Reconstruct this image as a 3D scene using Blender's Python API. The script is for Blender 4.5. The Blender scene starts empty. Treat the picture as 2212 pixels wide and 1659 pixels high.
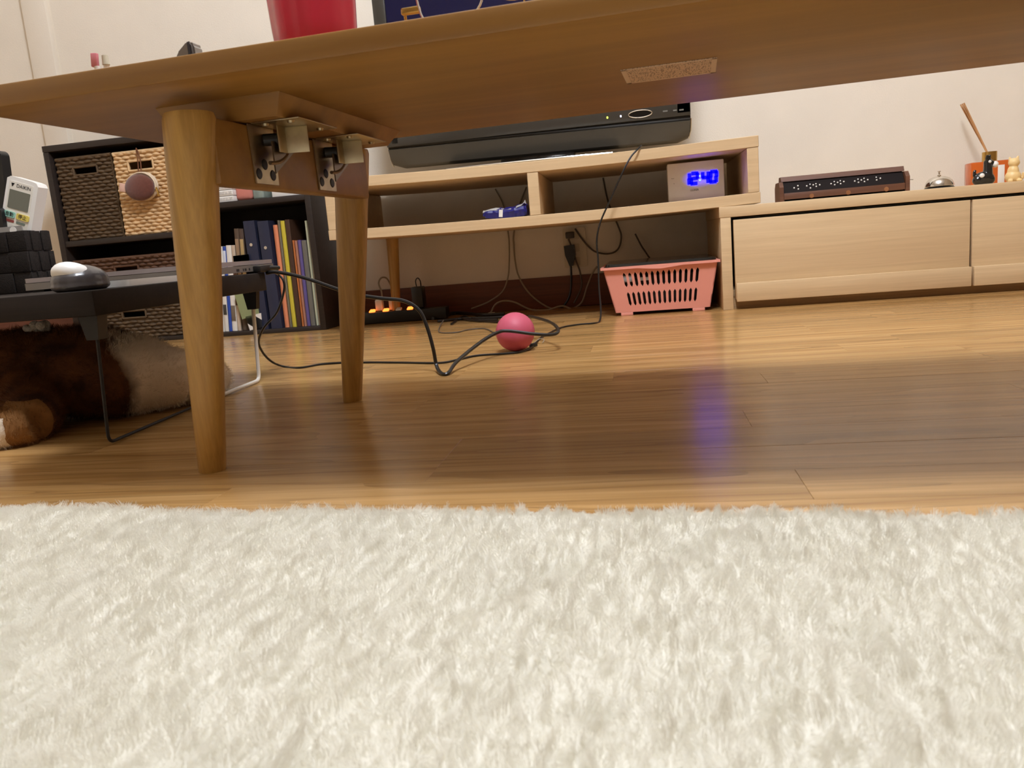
import bpy, bmesh, math, random
import numpy as np
from mathutils import Vector, Matrix
random.seed(11)
PI = math.pi
scene = bpy.context.scene
COL = scene.collection

# ------------------------------------------------------------------ camera
IW, IH = 2212, 1659
PITCH, ROLL, YAW, FPX = -0.174716, -0.083385, -0.174676, 1700.0
CAM = Vector((0, 0, 0.2))
FW = Vector((math.sin(YAW)*math.cos(PITCH), math.cos(YAW)*math.cos(PITCH), math.sin(PITCH)))
R0 = Vector((math.cos(YAW), -math.sin(YAW), 0)); U0 = R0.cross(FW)
RT = R0*math.cos(ROLL)+U0*math.sin(ROLL); UP = -R0*math.sin(ROLL)+U0*math.cos(ROLL)
cd = bpy.data.cameras.new('camera'); cam = bpy.data.objects.new('camera', cd); COL.objects.link(cam)
cd.sensor_width = 36; cd.lens = 36*FPX/IW; cd.clip_start = 0.01; cd.clip_end = 50
cam.matrix_world = Matrix(((RT.x, UP.x, -FW.x, CAM.x), (RT.y, UP.y, -FW.y, CAM.y), (RT.z, UP.z, -FW.z, CAM.z), (0, 0, 0, 1)))
scene.camera = cam
cd.dof.use_dof = True; cd.dof.focus_distance = 1.25; cd.dof.aperture_fstop = 17

# ------------------------------------------------------------------ world, lights, exposure
wd = bpy.data.worlds.new('room_air'); scene.world = wd; wd.use_nodes = True
wd.node_tree.nodes['Background'].inputs[0].default_value = (1.0, 0.85, 0.65, 1)
wd.node_tree.nodes['Background'].inputs[1].default_value = 0.02
LIGHT = (0.02, 0.62, 2.06)
ld = bpy.data.lights.new('ceiling_light', 'POINT'); ld.shadow_soft_size = 0.21
ld.energy = 148; ld.color = (0.82, 0.88, 1.0)
lo = bpy.data.objects.new('ceiling_light', ld); COL.objects.link(lo); lo.location = LIGHT
scene.view_settings.view_transform = 'Standard'; scene.view_settings.look = 'None'
scene.view_settings.exposure = 0.0; scene.view_settings.gamma = 1.0
scene.view_settings.use_curve_mapping = False

# ------------------------------------------------------------------ pixel -> place helpers (a pixel gives a direction, the plane it touches gives the distance)
def ray(x, y): return FW*FPX+RT*(x-IW/2)-UP*(y-IH/2)
def pY(x, y, Y): d = ray(x, y); return CAM+d*((Y-CAM.y)/d.y)
def pZ(x, y, Z): d = ray(x, y); return CAM+d*((Z-CAM.z)/d.z)
TH = -0.0673
EE = Vector((math.cos(TH), math.sin(TH), 0)); NN = Vector((-math.sin(TH), math.cos(TH), 0))
def T(e, n, z): return EE*e+NN*n+Vector((0, 0, z))

# ------------------------------------------------------------------ mesh helpers
def srgb(r, g, b):
    f = lambda c: (c/255)/12.92 if c/255 <= 0.04045 else ((c/255+0.055)/1.055)**2.4
    return (f(r), f(g), f(b), 1)
def box(bm, c, s, rot=None, bev=0.0, seg=2):
    r = bmesh.ops.create_cube(bm, size=1); vs = r['verts']
    M = Matrix.Translation(Vector(c)) @ (rot.to_4x4() if rot else Matrix.Identity(4)) @ Matrix.Diagonal((s[0], s[1], s[2], 1))
    bmesh.ops.transform(bm, matrix=M, verts=vs)
    if bev > 0:
        es = list({e for v in vs for e in v.link_edges})
        bmesh.ops.bevel(bm, geom=es, offset=bev, segments=seg, affect='EDGES', profile=0.5)
def box2(bm, a, b, bev=0.0, seg=2):
    box(bm, [(a[i]+b[i])/2 for i in range(3)], [abs(b[i]-a[i]) for i in range(3)], None, bev, seg)
def frame_of(d):
    d = d.normalized(); a = Vector((0, 0, 1)) if abs(d.z) < .9 else Vector((1, 0, 0))
    x = a.cross(d).normalized(); return x, d.cross(x)
def cone(bm, p0, p1, r0, r1, seg=20, cap=True):
    p0, p1 = Vector(p0), Vector(p1); x, y = frame_of(p1-p0); A = []; B = []
    for i in range(seg):
        a = 2*PI*i/seg; o = x*math.cos(a)+y*math.sin(a)
        A.append(bm.verts.new(p0+o*r0)); B.append(bm.verts.new(p1+o*r1))
    for i in range(seg):
        j = (i+1) % seg; bm.faces.new((A[i], A[j], B[j], B[i]))
    if cap:
        bm.faces.new(A[::-1]); bm.faces.new(B)
def spline(pts, n=8):
    P = [Vector(p) for p in pts]; P = [P[0]*2-P[1]]+P+[P[-1]*2-P[-2]]; out = []
    for i in range(1, len(P)-2):
        a, b, c, d = P[i-1], P[i], P[i+1], P[i+2]
        for k in range(n):
            t = k/n
            out.append(0.5*((2*b)+(c-a)*t+(2*a-5*b+4*c-d)*t*t+(3*b-a-3*c+d)*t**3))
    out.append(P[-2]); return out
def tube(bm, pts, r, seg=8, flat=1.0, closed=False, cap=True):
    pts = [Vector(p) for p in pts]; n = len(pts); rings = []; x = None
    for i, p in enumerate(pts):
        if closed: d = pts[(i+1) % n]-pts[i-1]
        else: d = pts[min(i+1, n-1)]-pts[max(i-1, 0)]
        d = d.normalized() if d.length > 1e-9 else Vector((0, 0, 1))
        if x is None: x, y = frame_of(d)
        else:
            x = (x-d*x.dot(d)); x = x.normalized() if x.length > 1e-6 else frame_of(d)[0]; y = d.cross(x)
        rr = r[i] if isinstance(r, (list, tuple)) else r
        rings.append([bm.verts.new(p+x*(rr*math.cos(2*PI*k/seg))+y*(rr*flat*math.sin(2*PI*k/seg))) for k in range(seg)])
    for i in range(n if closed else n-1):
        A, B = rings[i], rings[(i+1) % n]
        for k in range(seg):
            j = (k+1) % seg; bm.faces.new((A[k], A[j], B[j], B[k]))
    if not closed and cap:
        bm.faces.new(rings[0][::-1]); bm.faces.new(rings[-1])
def lathe(bm, prof, c=(0, 0, 0), seg=32, sx=1, sy=1, mod=None):
    c = Vector(c); rings = []
    for r, z in prof:
        if r < 1e-6: rings.append([bm.verts.new(c+Vector((0, 0, z)))])
        else:
            rings.append([bm.verts.new(c+Vector((sx*r*(mod(k/seg) if mod else 1)*math.cos(2*PI*k/seg), sy*r*(mod(k/seg) if mod else 1)*math.sin(2*PI*k/seg), z))) for k in range(seg)])
    for A, B in zip(rings, rings[1:]):
        for k in range(seg):
            j = (k+1) % seg
            if len(A) == 1 and len(B) == 1: continue
            if len(A) == 1: bm.faces.new((A[0], B[j], B[k]))
            elif len(B) == 1: bm.faces.new((A[k], A[j], B[0]))
            else: bm.faces.new((A[k], A[j], B[j], B[k]))
def ball(bm, c, s, seg=20, rot=None):
    r = bmesh.ops.create_uvsphere(bm, u_segments=seg, v_segments=max(6, seg//2), radius=1)
    s = (s, s, s) if not isinstance(s, (tuple, list)) else s
    M = Matrix.Translation(Vector(c)) @ (rot.to_4x4() if rot else Matrix.Identity(4)) @ Matrix.Diagonal((s[0], s[1], s[2], 1))
    bmesh.ops.transform(bm, matrix=M, verts=r['verts'])
def prism(bm, outline, a, b, axis='Y'):
    """extrude a closed 2D outline between a and b along an axis; outline (u,v) maps to the other two axes"""
    def P(u, v, w): return {'Y': (u, w, v), 'X': (w, u, v), 'Z': (u, v, w)}[axis]
    A = [bm.verts.new(P(u, v, a)) for u, v in outline]; B = [bm.verts.new(P(u, v, b)) for u, v in outline]
    n = len(A)
    for i in range(n):
        j = (i+1) % n; bm.faces.new((A[i], A[j], B[j], B[i]))
    bm.faces.new(A[::-1]); bm.faces.new(B)
def rrect(x0, x1, z0, z1, r, k=5):
    out = []
    for cx, cz, a0 in ((x1-r, z1-r, 0), (x0+r, z1-r, 90), (x0+r, z0+r, 180), (x1-r, z0+r, 270)):
        for i in range(k+1):
            a = math.radians(a0+90*i/k); out.append((cx+r*math.cos(a), cz+r*math.sin(a)))
    return out
def to_mesh(bm, name, angle=35):
    bmesh.ops.recalc_face_normals(bm, faces=bm.faces)
    me = bpy.data.meshes.new(name); bm.to_mesh(me); bm.free()
    me.shade_smooth(); me.set_sharp_from_angle(angle=math.radians(angle)); return me
def link(name, me, mat, parent=None, loc=None, rot=None):
    o = bpy.data.objects.new(name, me); COL.objects.link(o)
    if mat and not me.materials: me.materials.append(mat)
    if parent: o.parent = parent
    if loc is not None: o.location = loc
    if rot is not None: o.rotation_euler = rot
    return o
def obj(name, bm, mat, parent=None, loc=None, rot=None, angle=35):
    """bm is in world coordinates unless loc is given; a child's mesh is moved into its parent's frame"""
    if parent is not None and loc is None:
        Mi = world_of(parent).inverted(); bmesh.ops.transform(bm, matrix=Mi, verts=bm.verts)
    elif parent is None and loc is None:
        zs = [v.co for v in bm.verts]; lo_ = Vector([min(c[i] for c in zs) for i in range(3)]); hi = Vector([max(c[i] for c in zs) for i in range(3)])
        loc = Vector(((lo_.x+hi.x)/2, (lo_.y+hi.y)/2, lo_.z)); bmesh.ops.translate(bm, vec=-loc, verts=bm.verts)
    return link(name, to_mesh(bm, name, angle), mat, parent, loc, rot)
def world_of(o):
    M = Matrix.LocRotScale(o.location, o.rotation_euler, o.scale)
    return (world_of(o.parent) @ M) if o.parent else M
def tag(o, label, cat, group=None, kind=None):
    if label: o['label'] = label
    if cat: o['category'] = cat
    if group: o['group'] = group
    if kind: o['kind'] = kind
    return o
def thing(name, label, cat, loc=(0, 0, 0), rotz=0, group=None):
    o = bpy.data.objects.new(name, None); COL.objects.link(o); o.location = loc; o.rotation_euler = (0, 0, rotz)
    o.empty_display_size = 0.02; return tag(o, label, cat, group)
def struct(name, bm, mat, parent=None):
    o = obj(name, bm, mat, parent)
    if parent is None: o['kind'] = 'structure'
    return o
NB = bmesh.new
def text(name, s, size, M, mat, parent, ext=0.0003, align='CENTER'):
    cu = bpy.data.curves.new(name, 'FONT'); cu.body = s; cu.size = size; cu.extrude = ext; cu.align_x = align; cu.align_y = 'CENTER'; cu.resolution_u = 3
    to = bpy.data.objects.new(name+'_curve', cu); COL.objects.link(to)
    bpy.context.view_layer.update()
    me = bpy.data.meshes.new_from_object(to.evaluated_get(bpy.context.evaluated_depsgraph_get()))
    bpy.data.objects.remove(to); bpy.data.curves.remove(cu)
    me.transform(world_of(parent).inverted() @ M); me.materials.clear()
    return link(name, me, mat, parent)

# ------------------------------------------------------------------ materials
def pbr(name, col, rough=0.5, metal=0.0, spec=0.5, noise=0.0, nscale=40, bump=0.0, bscale=200, trans=0.0, emit=None, estr=0.0, coat=0.0, sheen=0.0, stretch=(1, 1, 1)):
    m = bpy.data.materials.new(name); m.use_nodes = True; nt = m.node_tree; b = nt.nodes['Principled BSDF']
    b.inputs['Base Color'].default_value = col; b.inputs['Roughness'].default_value = rough; b.inputs['Metallic'].default_value = metal
    b.inputs['Specular IOR Level'].default_value = spec; b.inputs['Transmission Weight'].default_value = trans; b.inputs['Coat Weight'].default_value = coat
    b.inputs['Sheen Weight'].default_value = sheen
    if emit: b.inputs['Emission Color'].default_value = emit; b.inputs['Emission Strength'].default_value = estr
    tc = nt.nodes.new('ShaderNodeTexCoord'); mp = nt.nodes.new('ShaderNodeMapping'); mp.inputs['Scale'].default_value = stretch
    nt.links.new(tc.outputs['Object'], mp.inputs['Vector'])
    if noise > 0:
        n = nt.nodes.new('ShaderNodeTexNoise'); n.inputs['Scale'].default_value = nscale; n.inputs['Detail'].default_value = 4
        nt.links.new(mp.outputs[0], n.inputs['Vector'])
        h = nt.nodes.new('ShaderNodeHueSaturation'); h.inputs['Color'].default_value = col
        mr = nt.nodes.new('ShaderNodeMapRange'); mr.inputs[1].default_value = 0.3; mr.inputs[2].default_value = 0.7; mr.inputs[3].default_value = 1-noise; mr.inputs[4].default_value = 1+noise
        nt.links.new(n.outputs['Fac'], mr.inputs[0]); nt.links.new(mr.outputs[0], h.inputs['Value']); nt.links.new(h.outputs[0], b.inputs['Base Color'])
    if bump > 0:
        n2 = nt.nodes.new('ShaderNodeTexNoise'); n2.inputs['Scale'].default_value = bscale; n2.inputs['Detail'].default_value = 3
        nt.links.new(mp.outputs[0], n2.inputs['Vector'])
        bp = nt.nodes.new('ShaderNodeBump'); bp.inputs['Strength'].default_value = bump; bp.inputs['Distance'].default_value = 0.002
        nt.links.new(n2.outputs['Fac'], bp.inputs['Height']); nt.links.new(bp.outputs[0], b.inputs['Normal'])
    return m
def wood(name, c1, c2, axis=0, rough=0.4, along=1.3, across=26, rnd=0.0, coat=0.0, fine=0.12, bump=0.0, pores=0.0, spec=0.5):
    m = bpy.data.materials.new(name); m.use_nodes = True; nt = m.node_tree; N = nt.nodes; L = nt.links; b = N['Principled BSDF']
    b.inputs['Roughness'].default_value = rough; b.inputs['Coat Weight'].default_value = coat; b.inputs['Coat Roughness'].default_value = 0.12
    b.inputs['Specular IOR Level'].default_value = spec
    tc = N.new('ShaderNodeTexCoord'); oi = N.new('ShaderNodeObjectInfo')
    sc = N.new('ShaderNodeVectorMath'); sc.operation = 'SCALE'; sc.inputs[3].default_value = 37.0
    cb = N.new('ShaderNodeCombineXYZ'); L.new(oi.outputs['Random'], cb.inputs[0]); L.new(oi.outputs['Random'], cb.inputs[1]); L.new(oi.outputs['Random'], cb.inputs[2])
    L.new(cb.outputs[0], sc.inputs[0])
    ad = N.new('ShaderNodeVectorMath'); ad.operation = 'ADD'; L.new(tc.outputs['Object'], ad.inputs[0]); L.new(sc.outputs[0], ad.inputs[1])
    def layer(a, c, det, dist):
        mp = N.new('ShaderNodeMapping'); v = [c, c, c]; v[axis] = a; mp.inputs['Scale'].default_value = v; L.new(ad.outputs[0], mp.inputs[0])
        n = N.new('ShaderNodeTexNoise'); n.inputs['Scale'].default_value = 1; n.inputs['Detail'].default_value = det; n.inputs['Distortion'].default_value = dist
        L.new(mp.outputs[0], n.inputs['Vector']); return n
    n1 = layer(along, across, 5, 1.2); n2 = layer(along*6, across*9, 2, 0.3)
    cr = N.new('ShaderNodeValToRGB'); cr.color_ramp.elements[0].position = 0.33; cr.color_ramp.elements[0].color = c1
    cr.color_ramp.elements[1].position = 0.68; cr.color_ramp.elements[1].color = c2; L.new(n1.outputs['Fac'], cr.inputs[0])
    h = N.new('ShaderNodeHueSaturation'); L.new(cr.outputs[0], h.inputs['Color'])
    mr = N.new('ShaderNodeMapRange'); mr.inputs[1].default_value = 0.3; mr.inputs[2].default_value = 0.7; mr.inputs[3].default_value = 1-fine; mr.inputs[4].default_value = 1+fine
    L.new(n2.outputs['Fac'], mr.inputs[0])
    mr2 = N.new('ShaderNodeMapRange'); mr2.inputs[3].default_value = 1-rnd; mr2.inputs[4].default_value = 1+rnd; L.new(oi.outputs['Random'], mr2.inputs[0])
    mu = N.new('ShaderNodeMath'); mu.operation = 'MULTIPLY'; L.new(mr.outputs[0], mu.inputs[0]); L.new(mr2.outputs[0], mu.inputs[1])
    L.new(mu.outputs[0], h.inputs['Value']); last = h.outputs[0]
    if pores > 0:   # cathedral figure of flat-sawn oak: rings cut along the board
        mp = N.new('ShaderNodeMapping'); v = [9, 9, 9]; v[axis] = 0.9; mp.inputs['Scale'].default_value = v; L.new(ad.outputs[0], mp.inputs[0])
        n3 = N.new('ShaderNodeTexNoise'); n3.inputs['Scale'].default_value = 1; n3.inputs['Detail'].default_value = 2; L.new(mp.outputs[0], n3.inputs['Vector'])
        m8 = N.new('ShaderNodeMath'); m8.operation = 'MULTIPLY'; m8.inputs[1].default_value = 16; L.new(n3.outputs['Fac'], m8.inputs[0])
        fr = N.new('ShaderNodeMath'); fr.operation = 'FRACT'; L.new(m8.outputs[0], fr.inputs[0])
        rr = N.new('ShaderNodeMapRange'); rr.inputs[1].default_value = 0.0; rr.inputs[2].default_value = 0.35; rr.inputs[3].default_value = pores; rr.inputs[4].default_value = 0.0
        L.new(fr.outputs[0], rr.inputs[0])
        n4 = layer(14, 330, 1, 0.2); g = N.new('ShaderNodeMath'); g.operation = 'MULTIPLY'; L.new(rr.outputs[0], g.inputs[0]); L.new(n4.outputs['Fac'], g.inputs[1])
        mx = N.new('ShaderNodeMix'); mx.data_type = 'RGBA'; mx.inputs[7].default_value = (c1[0]*.45, c1[1]*.42, c1[2]*.4, 1)
        L.new(g.outputs[0], mx.inputs[0]); L.new(last, mx.inputs[6]); last = mx.outputs[2]
    L.new(last, b.inputs['Base Color'])
    if bump > 0:
        bp = N.new('ShaderNodeBump'); bp.inputs['Strength'].default_value = bump; bp.inputs['Distance'].default_value = 0.0006
        L.new(n2.outputs['Fac'], bp.inputs['Height']); L.new(bp.outputs[0], b.inputs['Normal'])
    return m

M = {}
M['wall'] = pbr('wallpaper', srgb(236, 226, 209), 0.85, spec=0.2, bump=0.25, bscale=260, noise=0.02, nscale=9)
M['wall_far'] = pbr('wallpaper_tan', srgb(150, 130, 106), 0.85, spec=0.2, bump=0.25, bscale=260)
M['ceil'] = pbr('ceiling_paper', srgb(218, 211, 200), 0.9, spec=0.2, bump=0.2, bscale=180)
M['floor'] = wood('floor_oak', srgb(164, 123, 70), srgb(198, 156, 100), 0, rough=0.23, along=1.6, across=34, rnd=0.10, fine=0.06, pores=0.75, spec=0.42)
M['baseboard'] = wood('baseboard_walnut', srgb(96, 50, 30), srgb(118, 64, 38), 0, rough=0.5)
M['table'] = wood('table_walnut_veneer', srgb(130, 90, 38), srgb(152, 108, 48), 0, rough=0.42, along=1.1, across=14, fine=0.05)
M['leg'] = wood('leg_rubberwood', srgb(166, 126, 62), srgb(192, 150, 80), 2, rough=0.4, along=2.5, across=60, fine=0.08, rnd=0.04)
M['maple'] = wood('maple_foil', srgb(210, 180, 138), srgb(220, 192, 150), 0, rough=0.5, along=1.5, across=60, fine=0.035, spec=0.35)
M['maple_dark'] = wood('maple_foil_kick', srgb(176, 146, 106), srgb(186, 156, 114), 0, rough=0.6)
M['espresso'] = wood('espresso_board', srgb(37, 28, 22), srgb(47, 36, 29), 0, rough=0.55, along=3, across=60, fine=0.08)
M['espresso_in'] = pbr('espresso_back', srgb(30, 22, 18), 0.7)
M['steel'] = pbr('zinc_plate', srgb(178, 164, 134), 0.36, metal=1, noise=0.12, nscale=60)
M['steel_dk'] = pbr('zinc_hook', srgb(120, 108, 92), 0.35, metal=1)
M['iron'] = pbr('black_iron', srgb(22, 20, 19), 0.5)
M['chrome'] = pbr('chrome', srgb(225, 220, 212), 0.07, metal=1)
M['black'] = pbr('black_plastic', srgb(24, 23, 22), 0.38)
M['gloss'] = pbr('gloss_black', srgb(30, 29, 26), 0.16, coat=0.3)
M['bezel'] = pbr('bezel_grey', srgb(58, 54, 47), 0.22, coat=0.3)
M['cable'] = pbr('black_cable', srgb(26, 24, 23), 0.33)
M['cable_grey'] = pbr('grey_cable', srgb(150, 136, 114), 0.5)
M['cable_dk'] = pbr('dark_grey_cable', srgb(92, 80, 66), 0.5)
M['white'] = pbr('white_plastic', srgb(238, 234, 226), 0.35)
M['ivory'] = pbr('ivory_plate', srgb(222, 210, 186), 0.45)
M['paper'] = pbr('paper', srgb(236, 232, 224), 0.8)
M['gold'] = pbr('gold_metal', srgb(205, 168, 96), 0.25, metal=1)
M['ink'] = pbr('dark_ink', srgb(40, 36, 38), 0.6)

# ------------------------------------------------------------------ the room
WY = 2.400                                     # back wall
X0, X1, Y0, CZ = -2.62, 1.9, -1.9, 2.4
bm = NB(); box2(bm, (X0-.1, Y0-.1, -0.06), (X1+.1, WY+.1, -0.004)); floor = struct('floor', bm, M['floor'])
bm = NB(); box2(bm, (X0-.1, Y0-.1, CZ), (X1+.1, WY+.1, CZ+.08)); struct('ceiling', bm, M['ceil'])
bm = NB(); box2(bm, (X0-.1, WY, -.05), (X1+.1, WY+.1, CZ)); struct('wall_back', bm, M['wall'])
bm = NB(); box2(bm, (X0-.1, Y0, -.05), (X0, WY, CZ)); struct('wall_left', bm, M['wall'])
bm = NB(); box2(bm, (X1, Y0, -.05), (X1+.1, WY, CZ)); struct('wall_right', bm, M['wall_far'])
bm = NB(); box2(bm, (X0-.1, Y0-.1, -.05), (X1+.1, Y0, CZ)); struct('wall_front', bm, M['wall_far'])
bm = NB(); box2(bm, (-1.885, WY-.022, .098), (-1.80, WY+.01, CZ-.001), .003); struct('trim_1', bm, M['wall'])      # shallow pilaster on the back wall
bm = NB(); box2(bm, (X0, WY-.012, 0.001), (X1, WY+.005, .094), .002); struct('baseboard_back', bm, M['baseboard'])
# floor strips, 75 mm wide, laid along the wall
meshes = {}
def strip_mesh(L, wide=0):
    k = round(L, 3)+wide*100; kk = k; k = round(L, 3)
    if kk not in meshes:
        b = NB(); box2(b, (-k/2+.00005, -.0375+.00005+.0007*wide, -.006), (k/2-.00005, .0375-.00005, 0), .0002, 1); meshes[kk] = to_mesh(b, 'floor_plank'); meshes[kk].materials.append(M['floor'])
    return meshes[kk]
def strip(xa, xb, row):
    o = link('floor_plank', strip_mesh(xb-xa, 1 if row % 4 == 0 else 0), M['floor'], floor)
    o.location = Vector(((xa+xb)/2, 1.025+.0375+row*.075, 0))-floor.location
rs = random.Random(5)
for row in range(-8, 20):
    if row == -6:
        cuts = [-2.3, -1.6, -.985, -.385, .114, .714, 1.3]
    else:
        x = -2.3-rs.choice((0, .15, .3, .45)); cuts = [x]
        while x < 1.3: x += rs.choice((.5, .6, .75, .9)); cuts.append(x)
    for a, b_ in zip(cuts, cuts[1:]): strip(a, b_, row)
# ceiling lamp body (the light itself is the disc above)
lamp = thing('ceiling_lamp', 'round white ceiling lamp lighting the room', 'lamp', (LIGHT[0], LIGHT[1], CZ))
bm = NB(); lathe(bm, [(0, CZ-.002), (.30, CZ-.002), (.30, CZ-.05), (.27, CZ-.11), (0, CZ-.115)], (LIGHT[0], LIGHT[1], 0), 40); obj('lamp_shade', bm, M['white'], lamp)

# ------------------------------------------------------------------ low folding table
ZT, ZTOP = 0.358, 0.3775
E0, E1, N0, N1 = -0.639, 0.62, 0.616, 1.0725
TC = T((E0+E1)/2, (N0+N1)/2, 0)
table = thing('low_table', 'low brown wooden folding table with round tapered legs standing at the rug', 'table', TC, TH)
def TB(): return NB()
def tobj(name, bm, mat, parent, e=0, n=0):      # mesh given in the table's own (e, n, z) directions
    bmesh.ops.transform(bm, matrix=Matrix.Rotation(TH, 4, 'Z'), verts=bm.verts); return obj(name, bm, mat, parent)
bm = NB(); box2(bm, (E0, N0, ZT), (E1, N1, ZTOP), .0022, 2); tobj('table_top', bm, M['table'], table)
def table_end(sg):
    mid = (E0+E1)/2
    mx = (lambda e: e) if sg < 0 else (lambda e: 2*mid-e)
    def b2(bm, a, b, bev=0): box2(bm, (mx(a[0]), a[1], a[2]), (mx(b[0]), b[1], b[2]), bev)
    for nt, nf in ((.668, .679), (1.022, 1.018)):
        bm = NB(); et, ef = -.447, -.487
        top = Vector((mx(et), nt, .3415)); ft = Vector((mx(ef), nf, 0)); ax = (top-ft)
        prof = [(0, .0128), (.006, .0135), (.25, .0165), (.6, .0205), (.9, .0232), (.985, .0235), (1, .0218)]
        x, y = Vector((1, 0, 0)), Vector((0, 1, 0)); rings = []
        for t, r in prof:
            p = ft+ax*t; rings.append([bm.verts.new(p+x*r*math.cos(2*PI*k/32)+y*r*math.sin(2*PI*k/32)) for k in range(32)])
        for A, B in zip(rings, rings[1:]):
            for k in range(32): bm.faces.new((A[k], A[(k+1) % 32], B[(k+1) % 32], B[k]))
        bm.faces.new(rings[0][::-1]); bm.faces.new(rings[-1])
        tobj('leg', bm, M['leg'], table)
    bm = NB(); b2(bm, (-.446, .672, .277), (-.426, 1.018, .3375), .003); tobj('apron_board', bm, M['table'], table)
    bm = NB()   # cleat screwed under the top, with bevelled ends and edges
    prism(bm, [(mx(-.505), .702), (mx(-.372), .702), (mx(-.372), 1.012), (mx(-.505), 1.012)], .3575, .358, 'Z')
    vs0 = [(-.505, .702), (-.372, .702), (-.372, 1.012), (-.505, 1.012)]; vs1 = [(-.50, .716), (-.385, .716), (-.385, .998), (-.50, .998)]
    A = [bm.verts.new((mx(a), b, .3575)) for a, b in vs0]; B = [bm.verts.new((mx(a), b, .339)) for a, b in vs1]
    for i in range(4): bm.faces.new((A[i], A[(i+1) % 4], B[(i+1) % 4], B[i]))
    bm.faces.new(B); tobj('cleat', bm, M['table'], table)
    s = 1 if sg < 0 else -1
    for n0 in (.728, .866):                      # folding brackets
        br_bm = NB(); ef = -.4255
        # slanted pentagon plate on the apron
        out = [(n0, .338), (n0+.048, .338), (n0+.048, .312), (n0+.046, .281), (n0+.003, .281)]
        A = [br_bm.verts.new((mx(ef), u, v)) for u, v in out]; B = [br_bm.verts.new((mx(ef+.0016), u, v)) for u, v in out]
        for i in range(5): br_bm.faces.new((A[i], A[(i+1) % 5], B[(i+1) % 5], B[i]))
        br_bm.faces.new(B)
        br = tobj('hinge_bracket', br_bm, M['steel'], table)
        bm = NB()   # plate under the cleat
        box(bm, (mx(-.396), n0+.045, .3382), (.052, .086, .0014), None, .0005); tobj('hinge_plate', bm, M['steel'], br)
        bm = NB()   # folded catch box
        box(bm, (mx(-.397), n0+.045, .3245), (.024, .0015, .026), Matrix.Rotation(s*.30, 3, 'Z'), .0004)
        box(bm, (mx(-.4075), n0+.036, .3245), (.0015, .020, .026), None, .0004); tobj('catch_box', bm, M['steel'], br)
        bm = NB()   # curved hook arm
        arc = [(mx(-.412), n0+.012+.062*math.sin(t)*.75, .300+.030*(1-math.cos(t))) for t in [k*PI/2/8 for k in range(9)]]
        tube(bm, arc, .0022, 6); 
        q = [(n0+.02, .290), (n0+.064, .315), (n0+.064, .319), (n0+.02, .322)]
        A = [bm.verts.new((mx(-.4125), u, v)) for u, v in q]; B = [bm.verts.new((mx(-.411), u, v)) for u, v in q]
        for i in range(4): bm.faces.new((A[i], A[(i+1) % 4], B[(i+1) % 4], B[i]))
        bm.faces.new(A); bm.faces.new(B[::-1]); tobj('hook_arm', bm, M['steel_dk'], br)
        bm = NB(); cone(bm, (mx(ef+.001), n0+.028, .325), (mx(ef+.014), n0+.033, .325), .0062, .0062, 14); tobj('spring_pin', bm, M['iron'], br)
        for du, dv in ((.009, .2905), (.022, .3005), (.036, .2905)):
            bm = NB(); c0 = Vector((mx(ef+.0016), n0+du, dv))
            cone(bm, c0, c0+Vector((s*.0008, 0, 0)), .0056, .0048, 14); tobj('screw', bm, M['iron'], br)
        for de, dn in ((-.412, .012), (-.412, .075), (-.384, .012), (-.384, .075)):
            bm = NB(); c0 = Vector((mx(de), n0+dn, .3375)); cone(bm, c0, c0-Vector((0, 0, .0022)), .004, .003, 12); tobj('screw', bm, M['steel'], br)
table_end(-1); table_end(1)
# paper sticker on the underside with its lines of print
mst = bpy.data.materials.new('sticker_print'); mst.use_nodes = True; nt = mst.node_tree; b = nt.nodes['Principled BSDF']; b.inputs['Roughness'].default_value = .6
tc = nt.nodes.new('ShaderNodeTexCoord'); mp = nt.nodes.new('ShaderNodeMapping'); mp.inputs['Scale'].default_value = (900, 210, 1); nt.links.new(tc.outputs['Object'], mp.inputs[0])
nz = nt.nodes.new('ShaderNodeTexNoise'); nz.inputs['Scale'].default_value = 1; nz.inputs['Detail'].default_value = 1; nt.links.new(mp.outputs[0], nz.inputs['Vector'])
cr = nt.nodes.new('ShaderNodeValToRGB'); cr.color_ramp.elements[0].position = .36; cr.color_ramp.elements[0].color = srgb(150, 118, 92); cr.color_ramp.elements[1].position = .5; cr.color_ramp.elements[1].color = srgb(222, 190, 156)
nt.links.new(nz.outputs['Fac'], cr.inputs[0]); nt.links.new(cr.outputs[0], b.inputs['Base Color'])
bm = NB(); box2(bm, (-.066, .812, .3572), (.025, .885, .3579)); st = tobj('paper_sticker', bm, mst, table); st['label'] = 'pale paper sticker with small print'
mbd = pbr('sticker_border', srgb(226, 198, 166), .6)
bm = NB()
for a, b_ in (((-.066, .812), (.025, .815)), ((-.066, .882), (.025, .885)), ((-.066, .812), (-.061, .885)), ((.020, .812), (.025, .885))):
    box2(bm, (a[0], a[1], .3570), (b_[0], b_[1], .3573))
tobj('sticker_border', bm, mbd, st)

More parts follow.
